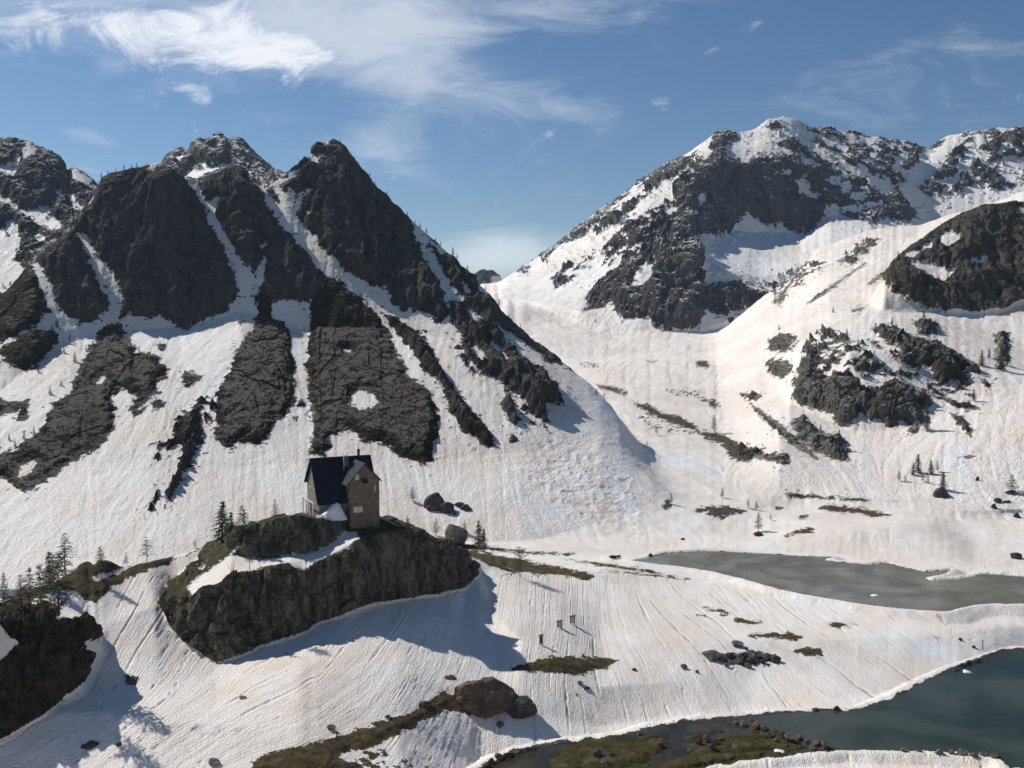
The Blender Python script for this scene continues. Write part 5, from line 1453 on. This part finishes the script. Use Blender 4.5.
def window_front(x, z, w_, h_, shut=True, y=TF + .2):
    f_ = obj('window', MB().box(x, x + w_, y - .06, y + .05, z, z + h_).mesh('window', M_SHUT if shut else M_IRON), hz)
    m_ = MB()
    if shut:
        m_.box(x + w_ * .47, x + w_ * .53, y - .10, y - .062, z + .04, z + h_ - .04)
        obj('mullion', m_.mesh('mullion', M_GREYW), f_)
    else:
        obj('pane', m_.box(x + .08, x + w_ - .08, y - .09, y - .062, z + .08, z + h_ - .08).mesh('pane', M_GLASS), f_)
    obj('sill', MB().box(x - .08, x + w_ + .08, y - .16, y - .002, z - .12, z - .01).mesh('sill', M_GREYW), f_)
window_front(T0 + .75, .55, 1.75, 1.1)
window_front(T0 + 1.1, 6.75, .75, 1.05)
window_front(tm_ - .15, 7.15, .65, .75, False)
window_front(T1 - 1.15, 4.4, .28, 1.1)
window_front(T1 - 1.0, 3.3, .25, .5, False)
def window_left(y, z, w_, h_, x, mat=None):
    f_ = obj('window', MB().box(x - .06, x + .05, y, y + w_, z, z + h_).mesh('window', M_SHUT), hz)
    obj('pane', MB().box(x - .09, x - .062, y + .1, y + w_ - .1, z + .1, z + h_ - .1).mesh('pane', M_GLASS), f_)
for y_, z_ in ((-5.9, 5.2), (-2.6, 5.2)): window_left(y_, z_, .9, .8, T0 + .15)
for y_ in (-5.2, -3.0): window_left(y_, 1.6, .8, 1.0, T0 + .15)
for y_, z_ in ((-1.6, 3.6), (1.4, 3.6), (-.3, 6.6)): window_left(y_, z_, .8, 1.1, .25)
# porch on the left gable: white posts carrying a beam
pt = obj('porch_beam', MB().box(-1.08, -.9, FE - .1, 2.9, 2.6, 2.76).mesh('porch_beam', M_WHITE), hz)
for y_ in (FE + .05, -2.6, -.1, 2.6):
    obj('post', MB().box(-1.08, -.9, y_, y_ + .2, -3, 2.597).mesh('post', M_WHITE), pt)
obj('door', MB().box(.18, .26, 1.2, 2.2, 0, 2.1).mesh('door', M_WOOD), hz)
# chimneys
ch = obj('chimney', MB().box(6.15, 7.05, -1.3, -.35, 8.2, 10.55).mesh('chimney', M_STONE), hz)
obj('cap', MB().box(6.05, 7.15, -1.4, -.25, 10.553, 10.68).mesh('cap', M_GREYW), ch)
ch = obj('chimney', MB().box(9.3, 9.75, .1, .55, 9.5, 11.6).mesh('chimney', M_IRON), hz)
obj('cap', MB().box(9.22, 9.83, .02, .63, 11.603, 11.7).mesh('cap', M_IRON), ch)
obj('antenna', MB().tube((9.52, .32, 11.7), (9.52, .32, 13.6), .05, .03, 5).mesh('antenna', M_IRON), hz)
obj('pole', MB().tube((6.0, -1.6, 8.0), (6.0, -1.6, 11.2), .05, .05, 6).mesh('pole', M_WHITE), hz)
# snow slid off the roof
vs, fs = [], []
NA_, NRR = 40, 14
for i in range(NRR + 1):
    r_ = i / NRR
    for j in range(NA_):
        a_ = 2 * math.pi * j / NA_
        rx = (4.6 if math.cos(a_) < 0 else 2.0); x = math.cos(a_) * rx * r_; y = math.sin(a_) * 2.3 * r_
        h_ = 2.3 * math.cos(r_ * math.pi / 2) ** 1.3 * (1 + .12 * math.sin(a_ * 3 + r_ * 4)) - .5 * r_ + .10 * math.sin(x * 3.1) * math.cos(y * 2.7)
        vs.append((x, y, h_))
for i in range(NRR):
    for j in range(NA_):
        k = (j + 1) % NA_; fs.append((i * NA_ + j, (i + 1) * NA_ + j, (i + 1) * NA_ + k, i * NA_ + k))
fs.append(tuple(NRR * NA_ + j for j in reversed(range(NA_))))
me = pymesh('snow_pile', vs, fs, M_SNOWP, True)
hp_ = Vector((HO[0], HO[1], HBASE)) + Matrix.Rotation(TH, 3, 'Z') @ Vector((3.4, FE - .6, -.1))
o = obj('snow_pile', me, None, hp_, 'white pile of snow in front of the dark roof of the house', 'snow pile'); o.rotation_euler.z = TH
